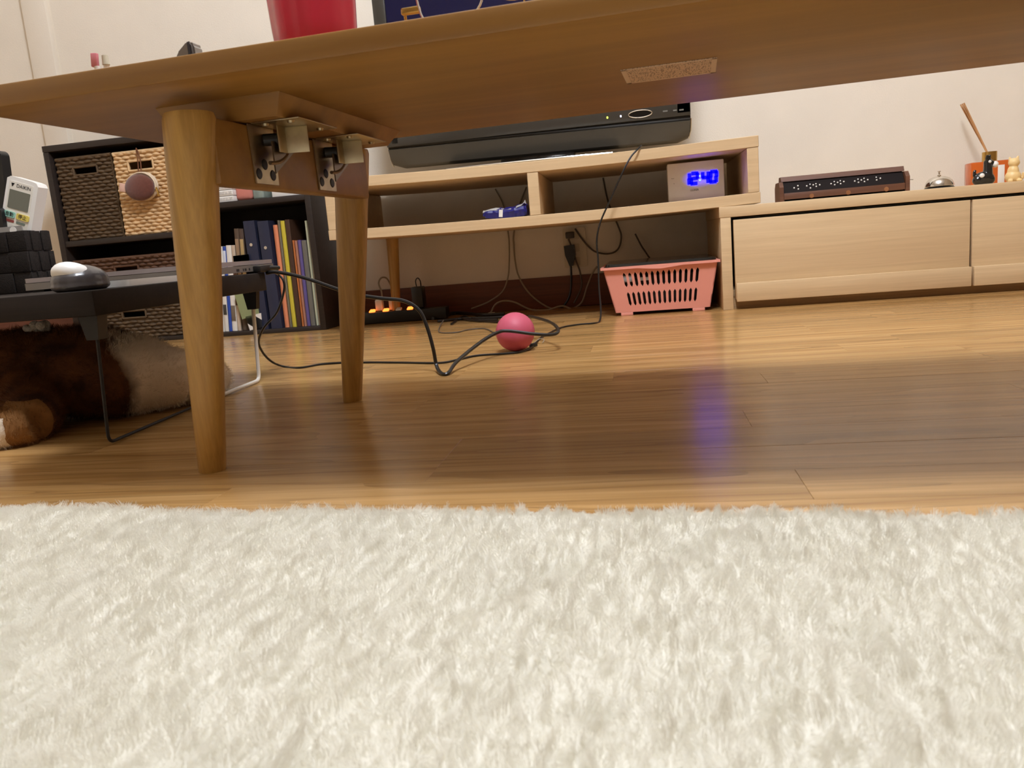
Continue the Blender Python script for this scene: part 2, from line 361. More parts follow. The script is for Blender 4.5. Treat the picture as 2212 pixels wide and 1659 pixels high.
# ------------------------------------------------------------------ rug
def rug_mat(hair):
    m = pbr('rug_pile' if hair else 'rug_backing', srgb(243, 240, 230), 0.9, spec=0.1, noise=0.02, nscale=14)
    if hair:      # pile fibres let light through
        nt = m.node_tree; b = nt.nodes['Principled BSDF']; tr = nt.nodes.new('ShaderNodeBsdfTranslucent'); tr.inputs[0].default_value = srgb(246, 243, 233)
        mx = nt.nodes.new('ShaderNodeMixShader'); mx.inputs[0].default_value = .45; nt.links.new(b.outputs[0], mx.inputs[1]); nt.links.new(tr.outputs[0], mx.inputs[2]); nt.links.new(mx.outputs[0], nt.nodes['Material Output'].inputs[0])
    return m
RC = Vector((-.1, -.41, 0)); RA = -0.085
rug = thing('shaggy_rug', 'large cream white plush rug on the wooden floor', 'rug', RC, RA)
bm = NB(); nx, ny = 150, 110; LX, LY = 2.1, 1.892
rr_ = random.Random(3)
def rug_local(px_, py_):
    p = pZ(px_, py_, .016)-RC; return (p.x*math.cos(-RA)-p.y*math.sin(-RA), p.x*math.sin(-RA)+p.y*math.cos(-RA))
DENTS = [(rug_local(*a), rug_local(*b_), w, d) for a, b_, w, d in (((1010, 1300), (1300, 1190), .008, .0065), ((1480, 1185), (1560, 1130), .008, .006), ((1840, 1350), (1900, 1360), .011, .0055), ((1150, 1440), (1190, 1420), .006, .005), ((1270, 1535), (1310, 1520), .005, .005), ((1660, 1520), (1700, 1480), .010, .0045), ((30, 1300), (60, 1330), .010, .005), ((970, 1470), (975, 1462), .004, .006), ((640, 1495), (665, 1490), .005, .004))]
def dent(x, y):
    t = 0
    for (ax, ay), (bx_, by_), w, d in DENTS:
        ux, uy = bx_-ax, by_-ay; L2 = ux*ux+uy*uy; q = max(0, min(1, ((x-ax)*ux+(y-ay)*uy)/L2)); rr = (x-ax-q*ux)**2+(y-ay-q*uy)**2
        t += d*math.exp(-rr/(w*w))
    return t
def rug_h(x, y):
    return -dent(x, y)+.0125+.0016*math.sin(x*23+2*math.sin(y*17))+.0014*math.sin(y*31+1.7*math.sin(x*19))+.0008*math.sin(x*71+y*53)
grid = []
for j in range(ny+1):
    rowv = []
    for i in range(nx+1):
        x = -LX/2+LX*i/nx; y = -LY/2+LY*j/ny
        ed = min(LX/2-abs(x), LY/2-abs(y)); z = max(.001, rug_h(x, y)-.003)*min(1, .35+ed/.03)
        if j == ny: y += .004*math.sin(x*21)+.003*math.sin(x*47+1)
        rowv.append(bm.verts.new((x, y, z)))
    grid.append(rowv)
for j in range(ny):
    for i in range(nx): bm.faces.new((grid[j][i], grid[j][i+1], grid[j+1][i+1], grid[j+1][i]))
rim = [grid[0][i] for i in range(nx+1)]+[grid[j][nx] for j in range(1, ny+1)]+[grid[ny][i] for i in range(nx-1, -1, -1)]+[grid[j][0] for j in range(ny-1, 0, -1)]
low = [bm.verts.new((v.co.x, v.co.y, 0.0005)) for v in rim]
for i in range(len(rim)):
    k = (i+1) % len(rim); bm.faces.new((rim[i], rim[k], low[k], low[i]))
me = to_mesh(bm, 'rug_backing', 80); rb = link('rug_backing', me, rug_mat(False), rug)
# plush pile: strands rooted on the backing, denser where the rug lies open before the table
def fur(obj_, count, length, children, seed, brown, radius, slot=1, vg=None, clump=0.0, kink=0.0, tip=.35):
    md = obj_.modifiers.new('pile', 'PARTICLE_SYSTEM'); ps = md.particle_system; s = ps.settings; ps.seed = seed
    s.type = 'HAIR'; s.use_advanced_hair = True; s.count = count; s.hair_length = length; s.hair_step = 3; s.display_step = 2; s.render_step = 2
    s.emit_from = 'FACE'; s.distribution = 'RAND'; s.use_emit_random = True; s.use_even_distribution = True
    s.brownian_factor = brown; s.length_random = .35
    s.material = slot; s.root_radius = 1.0; s.tip_radius = tip; s.radius_scale = radius; s.use_close_tip = False
    if children:
        s.child_type = 'INTERPOLATED'; s.rendered_child_count = children; s.child_percent = 0; s.clump_factor = clump; s.roughness_2 = kink; s.roughness_2_size = .6; s.child_length = 1; s.roughness_1 = kink*.5; s.roughness_1_size = .4
    if vg: ps.vertex_group_density = vg
    return s
bm = NB(); nx2, ny2 = 420, 130; g2 = []
ya, yb = LY/2-.62, LY/2-.002
for j in range(ny2+1):
    rowv = []
    for i in range(nx2+1):
        x = (-LX/2+.003)+(LX-.006)*i/nx2; y = ya+(yb-ya)*j/ny2
        ed = min(LX/2-abs(x), LY/2-abs(y)); z = rug_h(x, y)*min(1, .35+ed/.03)+.0006
        if j == ny2: y += .004*math.sin(x*21)+.003*math.sin(x*47+1)
        rowv.append(bm.verts.new((x, y, z)))
    g2.append(rowv)
for j in range(ny2):
    for i in range(nx2): bm.faces.new((g2[j][i], g2[j][i+1], g2[j+1][i+1], g2[j+1][i]))
pile = link('pile', to_mesh(bm, 'pile', 80), rug_mat(True), rug); pile['kind'] = 'stuff'
fur(pile, 32000, .0055, 30, 4, .0026, .00026, clump=.0, kink=.002)

# ------------------------------------------------------------------ maple cabinet beside the television stand
CF = 1.984; cab = thing('low_cabinet', 'pale maple low cabinet with drop-down doors', 'cabinet', (.72, 2.2, 0))
bm = NB(); box2(bm, (.187, CF-.001, .2215), (1.60, 2.385, .247), .0012); obj('top_board', bm, M['maple'], cab)
bm = NB(); box2(bm, (.189, CF, 0), (.2135, 2.38, .2213), .0008); obj('side_panel', bm, M['maple'], cab)
bm = NB(); box2(bm, (1.575, CF, 0), (1.598, 2.38, .2213), .0008); obj('side_panel', bm, M['maple'], cab)
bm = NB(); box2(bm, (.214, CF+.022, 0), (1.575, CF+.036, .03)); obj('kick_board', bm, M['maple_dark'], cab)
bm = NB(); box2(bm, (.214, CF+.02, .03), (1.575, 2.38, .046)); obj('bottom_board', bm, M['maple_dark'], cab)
bm = NB(); box2(bm, (.214, 2.365, .046), (1.575, 2.375, .221)); obj('back_panel', bm, M['espresso_in'], cab)
for xa, xb in ((.2195, .7435), (.7485, 1.571)):
    bm = NB(); box2(bm, (xa, CF, .024), (xb, CF+.018, .2145), .0008); dr = obj('door', bm, M['maple'], cab)
    bm = NB(); box2(bm, (xa+.001, CF-.013, .019), (xb+.0005, CF-.0002, .0635), .0015); obj('pull_ledge', bm, M['maple'], dr)

# ------------------------------------------------------------------ extendable television stand
SR = 0.0164; SP = Vector((0, 1.983, 0))
SXL, SXR = -.795, .284
stand = thing('tv_stand', 'pale maple open television stand bridging onto the low cabinet', 'tv stand', (-.255, 1.98+.185, 0), SR)
def sag(x):
    u = (x-SXL)/(SXR-SXL); return -.0080*4*max(0, u)*max(0, 1-u)
def sp(x, y, z):      # point in the stand's own frame -> world (the boards bow a little under the television)
    return Vector((x*math.cos(SR)-(y-1.983)*math.sin(SR), 1.983+x*math.sin(SR)+(y-1.983)*math.cos(SR), z+sag(x)))
def sboard(name, xa, xb, ya_, yb_, za, zb, mat, k=1, bev=.001):
    bm = NB(); box2(bm, (xa, ya_, za), (xb, yb_, zb), bev, 1)
    if k > 1:
        for i in range(1, k):
            x = xa+(xb-xa)*i/k; bmesh.ops.bisect_plane(bm, geom=bm.verts[:]+bm.edges[:]+bm.faces[:], plane_co=(x, 0, 0), plane_no=(1, 0, 0))
    for v in bm.verts: v.co = sp(*v.co)
    return obj(name, bm, mat, stand)
SB, SD = 1.983, 2.383
sboard('top_board', SXL+.002, SXR-.001, SB, SD, .3785, .4045, M['maple'], 14)
sboard('bottom_board', SXL, SXR, SB, SD, .2492, .2745, M['maple'], 14)
sboard('side_panel', SXL+.001, SXL+.0265, SB+.001, SD, .275, .378, M['maple'])
sboard('side_panel', SXR-.028, SXR-.002, SB+.001, SD, .275, .378, M['maple'])
sboard('divider', -.2685, -.2415, SB+.001, SD, .275, .378, M['maple'])
for x, y in ((-.770, 2.03), (-.722, 2.30)):
    bm = NB(); cone(bm, sp(x, y, .2485-sag(x)+sag(x)), sp(x-.012, y, 0-sag(x)), .0185, .0115, 24); obj('leg', bm, M['leg'], stand)

# ------------------------------------------------------------------ television
TVY = 2.12; TL, TR = -.661, .139
tv = thing('television', 'large black flat television on the maple stand', 'television', (-.26, 2.17, .40), .004)
def tvz(x): return (x-(-.26))*-.0085
bm = NB(); prism(bm, rrect(TL, TR, .455, .985, .02), TVY+.012, TVY+.085, 'Y'); obj('back_shell', bm, M['black'], tv)
bm = NB()
for a, b_ in (((TL, .49), (TL+.034, .985)), ((TR-.034, .49), (TR, .985)), ((TL, .951), (TR, .985)), ((TL, .4835), (TR, .528))):
    box2(bm, (a[0], TVY, a[1]), (b_[0], TVY+.016, b_[1]), .002)
obj('bezel', bm, M['bezel'], tv)
mscr = pbr('tv_screen', srgb(18, 18, 48), .12, spec=.6, emit=srgb(16, 16, 44), estr=.25)
bm = NB(); box2(bm, (TL+.034, TVY+.006, .528), (TR-.034, TVY+.014, .951)); obj('screen', bm, mscr, tv)
# speaker bar: recessed groove above, rounded lower lip, narrowing slightly downwards
bm = NB(); secs = []
for k in range(25):
    t = k/24; x = TL+.001+(TR-TL-.002)*t; ed = min(t, 1-t)*24
    rz = .010*max(0, 1-ed)
    prof = [(TVY+.03, .4815), (TVY+.004, .4815), (TVY+.010, .477), (TVY+.004, .474), (TVY+.010, .455+rz*.3), (TVY+.018, .432+rz), (TVY+.026, .4265+rz), (TVY+.05, .4265+rz)]
    xs = x+(.006 if k == 0 else -.006 if k == 24 else 0)*0
    secs.append([bm.verts.new((xs+(.004*(.4815-pz)/.055*(1 if t < .5 else -1) if k in (0, 24) else 0), py, pz+tvz(x))) for py, pz in prof])
for A, B in zip(secs, secs[1:]):
    for i in range(len(A)-1): bm.faces.new((A[i], A[i+1], B[i+1], B[i]))
bm.faces.new(secs[0]); bm.faces.new(secs[-1][::-1])
obj('speaker_bar', bm, pbr('tv_lower_bar', srgb(66, 61, 52), .3, coat=.2), tv)
mtrim = pbr('tv_trim', srgb(200, 196, 188), .2, metal=1)
bm = NB(); tube(bm, [(TL-.0005, TVY+.014, .484), (TL+.0005, TVY+.022, .455), (TL+.006, TVY+.026, .434)], .0016, 6); obj('edge_trim', bm, mtrim, tv)
bm = NB(); tube(bm, [(TR+.0005, TVY+.014, .478), (TR-.0005, TVY+.022, .450), (TR-.006, TVY+.026, .430)], .0022, 6); obj('edge_trim', bm, mtrim, tv)
bm = NB(); c = pY(1383, 246, TVY-.001); prism(bm, [(c.x+.029*math.cos(a), c.z+.0085*math.sin(a)) for a in [2*PI*k/28 for k in range(28)]], TVY-.0015, TVY+.002, 'Y'); sw = obj('sensor_window', bm, pbr('sensor_black', srgb(8, 8, 9), .1), tv)
bm = NB(); tube(bm, [(c.x+.0295*math.cos(a), TVY-.0015, c.z+.009*math.sin(a)) for a in [2*PI*k/28 for k in range(28)]], .0011, 6, closed=True); obj('chrome_ring', bm, M['chrome'], sw)
for px, py, colr, es in ((1312, 254, srgb(190, 230, 60), 6), (1341, 251, srgb(225, 225, 255), 3)):
    bm = NB(); c = pY(px, py, TVY-.001); ball(bm, c, (.0022, .001, .0026), 10); obj('indicator_light', bm, pbr('indicator', colr, .4, emit=colr, estr=es), tv)
bm = NB()
for px, w in ((1437, .012), (1458, .009), (1472, .011)):
    c = pY(px, 240-.08*(px-1437), TVY-.0006); box(bm, c, (w, .0006, .0035))
obj('printed_marks', bm, pbr('grey_print', srgb(112, 108, 98), .6), tv)
bm = NB(); prism(bm, rrect(-.505, -.045, 2.06, 2.29, .03, 6), .3985, .4075, 'Z'); bp_ = obj('base_plate', bm, M['gloss'], tv)
bm = NB(); tube(bm, [(-.49, 2.062, .4060), (-.40, 2.0555, .4063), (-.27, 2.053, .4063), (-.15, 2.0555, .4060), (-.06, 2.062, .4055)], .0022, 8); obj('chrome_strip', bm, M['chrome'], bp_)
bm = NB(); box2(bm, (-.36, 2.15, .4078), (-.16, 2.20, .47), .004); obj('neck', bm, M['gloss'], tv)
# clock
clk = thing('alarm_clock', 'white block alarm clock glowing with blue digits on the stand', 'clock', (.143, 2.115, .2745+sag(.143)), .0)
K0, K1, KZ0, KZ1, KY = .0735, .2125, .2720, .3668, 2.09
bm = NB(); box2(bm, (K0, KY, KZ0), (K1, KY+.048, KZ1), .0025, 2); obj('case', bm, M['white'], clk)
mglow = bpy.data.materials.new('digit_halo'); mglow.use_nodes = True; nt = mglow.node_tree; b = nt.nodes['Principled BSDF']  # blue halo around the digits, painted as an emission gradient on a case-coloured panel
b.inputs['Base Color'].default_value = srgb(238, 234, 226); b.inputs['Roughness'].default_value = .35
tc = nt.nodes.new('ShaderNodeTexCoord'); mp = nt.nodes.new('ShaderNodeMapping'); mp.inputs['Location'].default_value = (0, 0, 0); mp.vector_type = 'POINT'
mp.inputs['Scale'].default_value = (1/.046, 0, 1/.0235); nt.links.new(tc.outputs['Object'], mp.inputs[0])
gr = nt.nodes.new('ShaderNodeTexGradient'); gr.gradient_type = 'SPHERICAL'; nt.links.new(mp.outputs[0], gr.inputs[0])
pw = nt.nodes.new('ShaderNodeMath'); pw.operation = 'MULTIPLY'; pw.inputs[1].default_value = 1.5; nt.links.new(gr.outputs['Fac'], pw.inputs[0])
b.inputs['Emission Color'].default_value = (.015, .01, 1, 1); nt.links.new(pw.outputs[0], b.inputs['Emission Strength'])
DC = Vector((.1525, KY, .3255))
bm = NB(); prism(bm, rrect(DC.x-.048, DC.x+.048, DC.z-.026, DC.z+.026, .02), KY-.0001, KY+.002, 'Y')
disp = obj('halo_panel', bm, mglow, clk, )
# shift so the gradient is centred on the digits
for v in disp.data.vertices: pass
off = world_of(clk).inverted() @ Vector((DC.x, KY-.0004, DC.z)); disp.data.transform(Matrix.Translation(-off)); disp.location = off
mblue = pbr('blue_segments', (.0, .0, .2, 1), .4, emit=(.0, .0, 1, 1), estr=7)
SEG = {'1': 'bc', '2': 'abged', '4': 'fgbc', '0': 'abcdef'}
dx = DC.x-.0395
for ch in '12:40':
    w, h, t = .0140, .0245, .0058; zc = DC.z
    if ch == ':':
        bm = NB()
        for dz in (-.005, .005): ball(bm, (dx+.001, KY-.0008, zc+dz), (.0022, .0006, .0022), 10)
        obj('display_colon', bm, pbr('pale_blue', (.05, .1, .4, 1), .4, emit=(.12, .2, 1, 1), estr=5), clk); dx += .0075; continue
    P = {'a': (0, h/2, w, t), 'g': (0, 0, w, t), 'd': (0, -h/2, w, t), 'b': (w/2, h/4, t, h/2), 'c': (w/2, -h/4, t, h/2), 'f': (-w/2, h/4, t, h/2), 'e': (-w/2, -h/4, t, h/2)}
    bm = NB()
    for s_ in SEG[ch]:
        ux, uz, sx_, sz_ = P[s_]; sk = .12*uz
        box(bm, (dx+w/2+ux+sk, KY-.0007, zc+uz), (sx_+t*.5, .0006, sz_+t*.5))
    obj('display_digit', bm, mblue, clk); dx += w+.0055
Mtx = Matrix.Translation((.139, KY-.0003, .2975)) @ Matrix.Rotation(PI/2, 4, 'X')
text('brand_lettering', 'LUXIA', .0072, Mtx, M['ink'], clk)
bm = NB()
for px, py, w in ((1453, 386, .007), (1456, 397, .0025)):
    c = pY(px, py, KY-.0003); box(bm, c, (w, .0004, .0010))
obj('printed_marks', bm, pbr('clock_print', srgb(150, 140, 128), .6), clk)
def lerp0(a, b, t): return a+(b-a)*t
# crumpled blue snack packet
pk = thing('paper_packet', 'crumpled blue and white paper packet lying on the stand shelf', 'packet', (-.334, 2.03, .2745+sag(-.334)))
bm = NB(); zb = .2745+sag(-.334)+.0004
cols = [(-.391, .012, .018, .010), (-.386, .004, .026, .012), (-.36, .001, .0285, .014), (-.335, 0, .0265, .018), (-.31, .001, .029, .014), (-.287, .002, .0335, .012), (-.2795, .006, .031, .004)]
ring = []; rk = random.Random(9); fine_ = []
for (a, b_) in zip(cols, cols[1:]):
    for k in range(4): fine_.append(tuple(lerp0(a[m], b_[m], k/4) for m in range(4)))
fine_.append(cols[-1])
for x, lo_, hi_, dd in fine_:
    jt = lambda q=.0016: rk.uniform(-q, q)
    ring.append([bm.verts.new((x+jt(), 2.004+jt(), zb+max(0, lo_))), bm.verts.new((x+jt(), 2.001+jt(), zb+(lo_+hi_)*.32+jt())), bm.verts.new((x+jt(), 2.0+jt(), zb+(lo_+hi_)*.55+jt())), bm.verts.new((x+jt(), 2.004+jt(), zb+hi_-.006+jt())), bm.verts.new((x+.002, 2.014+dd*.4+jt(), zb+hi_+jt(.002))), bm.verts.new((x, 2.052, zb+hi_-.008+jt())), bm.verts.new((x, 2.05, zb+max(0, lo_)))])
for A, B in zip(ring, ring[1:]):
    for i in range(7): bm.faces.new((A[i], A[(i+1) % 7], B[(i+1) % 7], B[i]))
bm.faces.new(ring[0]); bm.faces.new(ring[-1][::-1]); obj('wrapper', bm, pbr('blue_wrapper', srgb(32, 32, 112), .35), pk, angle=14)
bm = NB(); box(bm, (-.345, 1.9995, zb+.0125), (.0095, .0012, .018), Matrix.Rotation(.12, 3, 'Y')); obj('white_stripe', bm, M['paper'], pk)
bm = NB(); A = [(-.392, 2.002, zb+.017), (-.384, 2.001, zb+.0205), (-.372, 2.004, zb+.0225), (-.358, 2.001, zb+.021), (-.345, 2.005, zb+.0195), (-.33, 2.002, zb+.021), (-.315, 2.004, zb+.020), (-.302, 2.001, zb+.024), (-.292, 2.003, zb+.027), (-.284, 2.001, zb+.034), (-.279, 2.002, zb+.030)]
V0 = [bm.verts.new(a) for a in A]; V1 = [bm.verts.new((a[0]+rk.uniform(-.002, .002), a[1]+.010, a[2]+rk.uniform(.002, .007))) for a in A]
for i in range(len(A)-1): bm.faces.new((V0[i], V0[i+1], V1[i+1], V1[i]))
bmesh.ops.solidify(bm, geom=bm.faces[:], thickness=.0006); obj('torn_flap', bm, M['paper'], pk)

# ------------------------------------------------------------------ pink basket under the stand
mpink = pbr('pink_plastic', srgb(236, 158, 140), .42)
bk = thing('slotted_basket', 'pink slotted plastic basket on the floor below the stand', 'basket', (.042, 2.15, 0), .01)
def wall_panel(bm_, P, cols, rows, inward):
    """flat wall: P(u,v)->point, cut by slot cells"""
    us = sorted(set([0, 1]+[c for ab in cols for c in ab])); vs = sorted(set([0, 1]+[r for ab in rows for r in ab]))
    grid = {}; bm = NB()
    def V(u, v):
        k = (round(u, 5), round(v, 5))
        if k not in grid: grid[k] = bm.verts.new(P(u, v))
        return grid[k]
    holes = {(round(a, 5), round(c, 5)): (a, b, c, d) for a, b in cols for c, d in rows}
    for i in range(len(us)-1):
        for j in range(len(vs)-1):
            a, b_, c, d = us[i], us[i+1], vs[j], vs[j+1]
            if (round(a, 5), round(c, 5)) in holes and (round(a, 5), round(b_, 5)) in {(round(x, 5), round(y, 5)) for x, y in cols}:
                h = (d-c)*.16; m_ = (a+b_)/2     # rounded slot ends
                for (q, w_, s1) in ((c, c+h, 1), (d, d-h, -1)):
                    for e0, e1 in ((a, m_), (b_, m_)):
                        f = [V(e0, q), V(e1, q), V(e0, w_)]
                        bm.faces.new(f)
                continue
            bm.faces.new((V(a, c), V(b_, c), V(b_, d), V(a, d)))
    ex = bmesh.ops.extrude_face_region(bm, geom=bm.faces[:])
    bmesh.ops.translate(bm, vec=Vector(inward)*.0024, verts=[g for g in ex['geom'] if isinstance(g, bmesh.types.BMVert)])
    bmesh.ops.recalc_face_normals(bm, faces=bm.faces)
    tm = bpy.data.meshes.new('t'); bm.to_mesh(tm); bm.free(); bm_.from_mesh(tm); bpy.data.meshes.remove(tm)
def slots(n, a, b, fill=.52):
    p = (b-a)/n; return [(a+p*(i+.5-fill/2), a+p*(i+.5+fill/2)) for i in range(n)]
bx0, bx1, tx0, tx1 = -.073, .160, -.098, .180
fy0, fy1, ry0, ry1 = 2.010, 1.994, 2.285, 2.305
z0, z1 = .008, .1195
def lerp(a, b, t): return a+(b-a)*t
bm = NB()
R2 = [(.14, .46), (.57, .90)]
wall_panel(bm, lambda u, v: (lerp(lerp(bx0, tx0, v), lerp(bx1, tx1, v), u), lerp(fy0, fy1, v), lerp(z0, z1, v)), slots(14, .15, .86), R2, (0, 1, 0))
wall_panel(bm, lambda u, v: (lerp(lerp(bx0, tx0, v), lerp(bx1, tx1, v), u), lerp(ry0, ry1, v), lerp(z0, z1, v)), slots(14, .15, .86), R2, (0, -1, 0))
for xa, xb in ((bx0, tx0), (bx1, tx1)):
    wall_panel(bm, lambda u, v: (lerp(xa, xb, v), lerp(lerp(fy0, fy1, v), lerp(ry0, ry1, v), u), lerp(z0, z1, v)), slots(16, .1, .9), R2, (1 if xa == bx0 else -1, 0, 0))
wall_panel(bm, lambda u, v: (lerp(bx0, bx1, u), lerp(fy0, ry0, v), z0), [], [], (0, 0, 1))
obj('basket_body', bm, mpink, bk)
bm = NB()     # turned-out rim with a dipped middle
rp = [(tx0-.006, fy1-.008), (tx1+.006, fy1-.008), (tx1+.006, ry1+.008), (tx0-.006, ry1+.008)]
ip = [(tx0+.001, fy1-.0005), (tx1-.001, fy1-.0005), (tx1-.001, ry1), (tx0+.001, ry1)]
for i in range(4):
    j = (i+1) % 4
    A = [Vector((*rp[i], 0)), Vector((*rp[j], 0)), Vector((*ip[j], 0)), Vector((*ip[i], 0))]
    n = 16
    for k in range(n):
        t0, t1 = k/n, (k+1)/n
        dip = lambda t: (.005*max(0, 1-abs(t-.5)/.17)**.6 if i in (0, 2) else 0)
        q = []
        for t, s_ in ((t0, 0), (t1, 0), (t1, 1), (t0, 1)):
            p = A[0].lerp(A[1], t) if s_ == 0 else A[3].lerp(A[2], t)
            q.append((p.x, p.y))
        top = [bm.verts.new((q[m][0], q[m][1], z1+.004)) for m in range(4)]
        bot = [bm.verts.new((q[m][0], q[m][1], z1-.002-dip((t0, t1, t1, t0)[m]))) for m in range(4)]
        for m in range(4): bm.faces.new((top[m], top[(m+1) % 4], bot[(m+1) % 4], bot[m]))
        bm.faces.new(top); bm.faces.new(bot[::-1])
bmesh.ops.remove_doubles(bm, verts=bm.verts, dist=.0002)
obj('rim', bm, mpink, bk)
for x in (-.045, .132):
    for y in (2.035, 2.265):
        bm = NB(); box(bm, (x, y, .004), (.03, .05, .008), None, .001); obj('foot', bm, mpink, bk)
bm = NB(); prism(bm, rrect(-.092, .178, 1.996, 2.30, .012), .1242, .1305, 'Z'); tray = obj('flat_tray', bm, M['gloss'], None); tag(tray, 'thin black flat tray lying across the pink basket rim', 'tray')
bm = NB(); prism(bm, [(-.0886, .0125), (.168, .0125), (.172, .075), (-.092, .075)][:0] or [(-.062, .012), (.148, .012), (.160, .095), (-.075, .095)], 2.03, 2.27, 'Y'); bx_ = obj('storage_box', bm, pbr('black_case', srgb(22, 17, 17), .5), None); tag(bx_, 'black case packed inside the pink basket', 'case')
bm = NB(); box2(bm, (-.066, 2.018, .083), (-.025, 2.026, .1), .001); lab = obj('case_label', bm, M['paper'], bx_)
bm = NB(); box2(bm, (-.012, 2.022, .084), (.014, 2.0265, .093), .001); obj('case_label', bm, M['ivory'], bx_)

# ------------------------------------------------------------------ pink ball
bc = pZ(1113, 717, .037)
bm = NB(); ball(bm, (bc.x, bc.y, .0372), .037, 40); tag(obj('rubber_ball', bm, pbr('pink_rubber', srgb(196, 84, 106), .55, bump=.05, bscale=400), None), 'pink rubber ball on the floor by the cables', 'ball')

# ------------------------------------------------------------------ cords
def cord(name, label, pts, r, mat, cat='cable', n=8, seg=8):
    bm = NB(); tube(bm, spline(pts, n), r, seg); o = obj(name, bm, mat, None); return tag(o, label, cat)
def px(seq, Y=None, Z=None): return [pY(x, y, Y) if Z is None else pZ(x, y, Z) for x, y in seq]
zc = .0036
thick = [Vector((-.632, 1.27, .1865))]+px([(600, 588), (660, 601), (755, 633), (820, 644), (872, 650), (905, 670), (922, 705), (935, 750)], 1.27)
thick += [pZ(943, 790, .010), pZ(953, 806, zc), pZ(968, 806, zc)]
thick += [pY(988, 780, 1.275), pY(1040, 738, 1.36), pY(1075, 718, 1.405), pY(1100, 715, 1.415), pY(1150, 721, 1.42), pY(1190, 723, 1.43), pY(1206, 716, 1.45), pY(1198, 702, 1.50), pY(1178, 692, 1.56), pY(1145, 684, 1.66)]
thick += [Vector((-.27, 1.80, .03)), Vector((-.34, 1.98, .006)), Vector((-.47, 2.12, .0036)), Vector((-.52, 2.20, .0036))]
cord('laptop_cable', 'thick black laptop power cord arching across the floor in front of the pink ball', thick, .0032, M['cable'])
thin = [Vector((-.632, 1.30, .186))]+px([(600, 592), (612, 606), (613, 630), (598, 675), (570, 708)], 1.345)+[pY(559, 738, 1.37), pY(568, 762, 1.39), pY(588, 782, 1.41)]
thin += [pZ(615, 792, .002), pZ(650, 794, .002), pZ(700, 786, .002), pZ(770, 783, .002), pZ(860, 783, .002), pZ(945, 784, .002), pZ(985, 778, .002), pZ(1030, 768, .002), pZ(1090, 764, .002), pZ(1125, 760, .002), pZ(1150, 749, .002)]
thin += [pZ(1168, 730, .002), pZ(1190, 718, .002), pZ(1215, 707, .002), pZ(1250, 701, .002), pZ(1283, 698, .002)]
thin += [pY(1295, 694, 1.885), pY(1298, 670, 1.90), pY(1294, 620, 1.92), pY(1292, 560, 1.935), pY(1289, 520, 1.94), pY(1297, 480, 1.945), pY(1320, 428, 1.95), pY(1345, 372, 1.955), pY(1362, 340, 1.965), pY(1378, 322, 1.975), Vector((.012, 1.995, .4085)), Vector((0, 2.05, .405)), Vector((-.02, 2.14, .405))]
cord('video_cable', 'thin black video cable trailing from the laptop up over the stand edge', thin, .0021, M['cable'])
bm = NB(); c = pZ(1152, 745, .004); box(bm, c, (.016, .009, .007), Matrix.Rotation(.9, 3, 'Z'), .0015); tag(obj('cable_clip', bm, M['black'], None), 'small black cable clip beside the pink ball', 'clip')
cord('twist_tie', 'short grey twist tie curling by the cable clip', [pZ(1152, 742, .005), pY(1165, 732, 1.57), pY(1175, 734, 1.56), pZ(1172, 741, .002)], .0009, M['cable_grey'], 'tie')
loopc = [pZ(958, 692, .012), pZ(949, 708, .002), pZ(951, 718, .002), pZ(985, 718, .002), pZ(1012, 712, .002), pZ(1048, 710, .002), pZ(1072, 722, .002), pZ(1100, 735, .002)]
cord('usb_cable', 'thin dark usb cord lying on the floor toward the pink ball', loopc, .0016, M['cable_dk'])
W2 = 2.42
cord('television_cable', 'dark grey cord hanging behind the stand down to the plug pile', px([(1070, 408), (1088, 445), (1098, 505), (1100, 530)], WY-.006)+px([(1100, 565), (1097, 600), (1085, 630), (1055, 652), (1018, 667)], 2.368), .0022, M['cable_grey'])
cord('television_cable', 'long grey cord hanging behind the stand and swinging up to the pink basket', px([(1137, 404), (1122, 445), (1110, 505), (1110, 530)], WY-.006)+px([(1113, 565), (1121, 598), (1145, 635), (1185, 664), (1225, 669), (1255, 655), (1268, 620), (1280, 590), (1290, 575)], 2.366), .0026, M['cable_grey'])
cord('television_cable', 'grey cord humped over the floor below the wall outlet', px([(1060, 676), (1070, 658), (1088, 650), (1112, 653), (1145, 668), (1180, 670), (1215, 661), (1250, 671), (1330, 662)], 2.33), .0026, M['cable_grey'])
bm = NB(); c = pY(1062, 678, 2.33); box(bm, c, (.020, .012, .009), None, .0015); tag(obj('cord_plug', bm, M['ivory'], None), 'small beige plug at the end of the humped grey cord', 'plug')
cord('antenna_cable', 'grey antenna cable drooping in a loop on the wall under the stand', px([(1242, 494), (1262, 522), (1285, 543), (1315, 548), (1335, 538), (1342, 512), (1336, 490), (1318, 448), (1310, 420), (1303, 384)], WY-.012), .0026, M['cable_dk'])
cord('wall_cable', 'dark cable slanting down the wall behind the pink basket', px([(1372, 505), (1385, 530), (1395, 545), (1404, 558), (1420, 575)], WY-.012), .0024, M['cable_dk'])

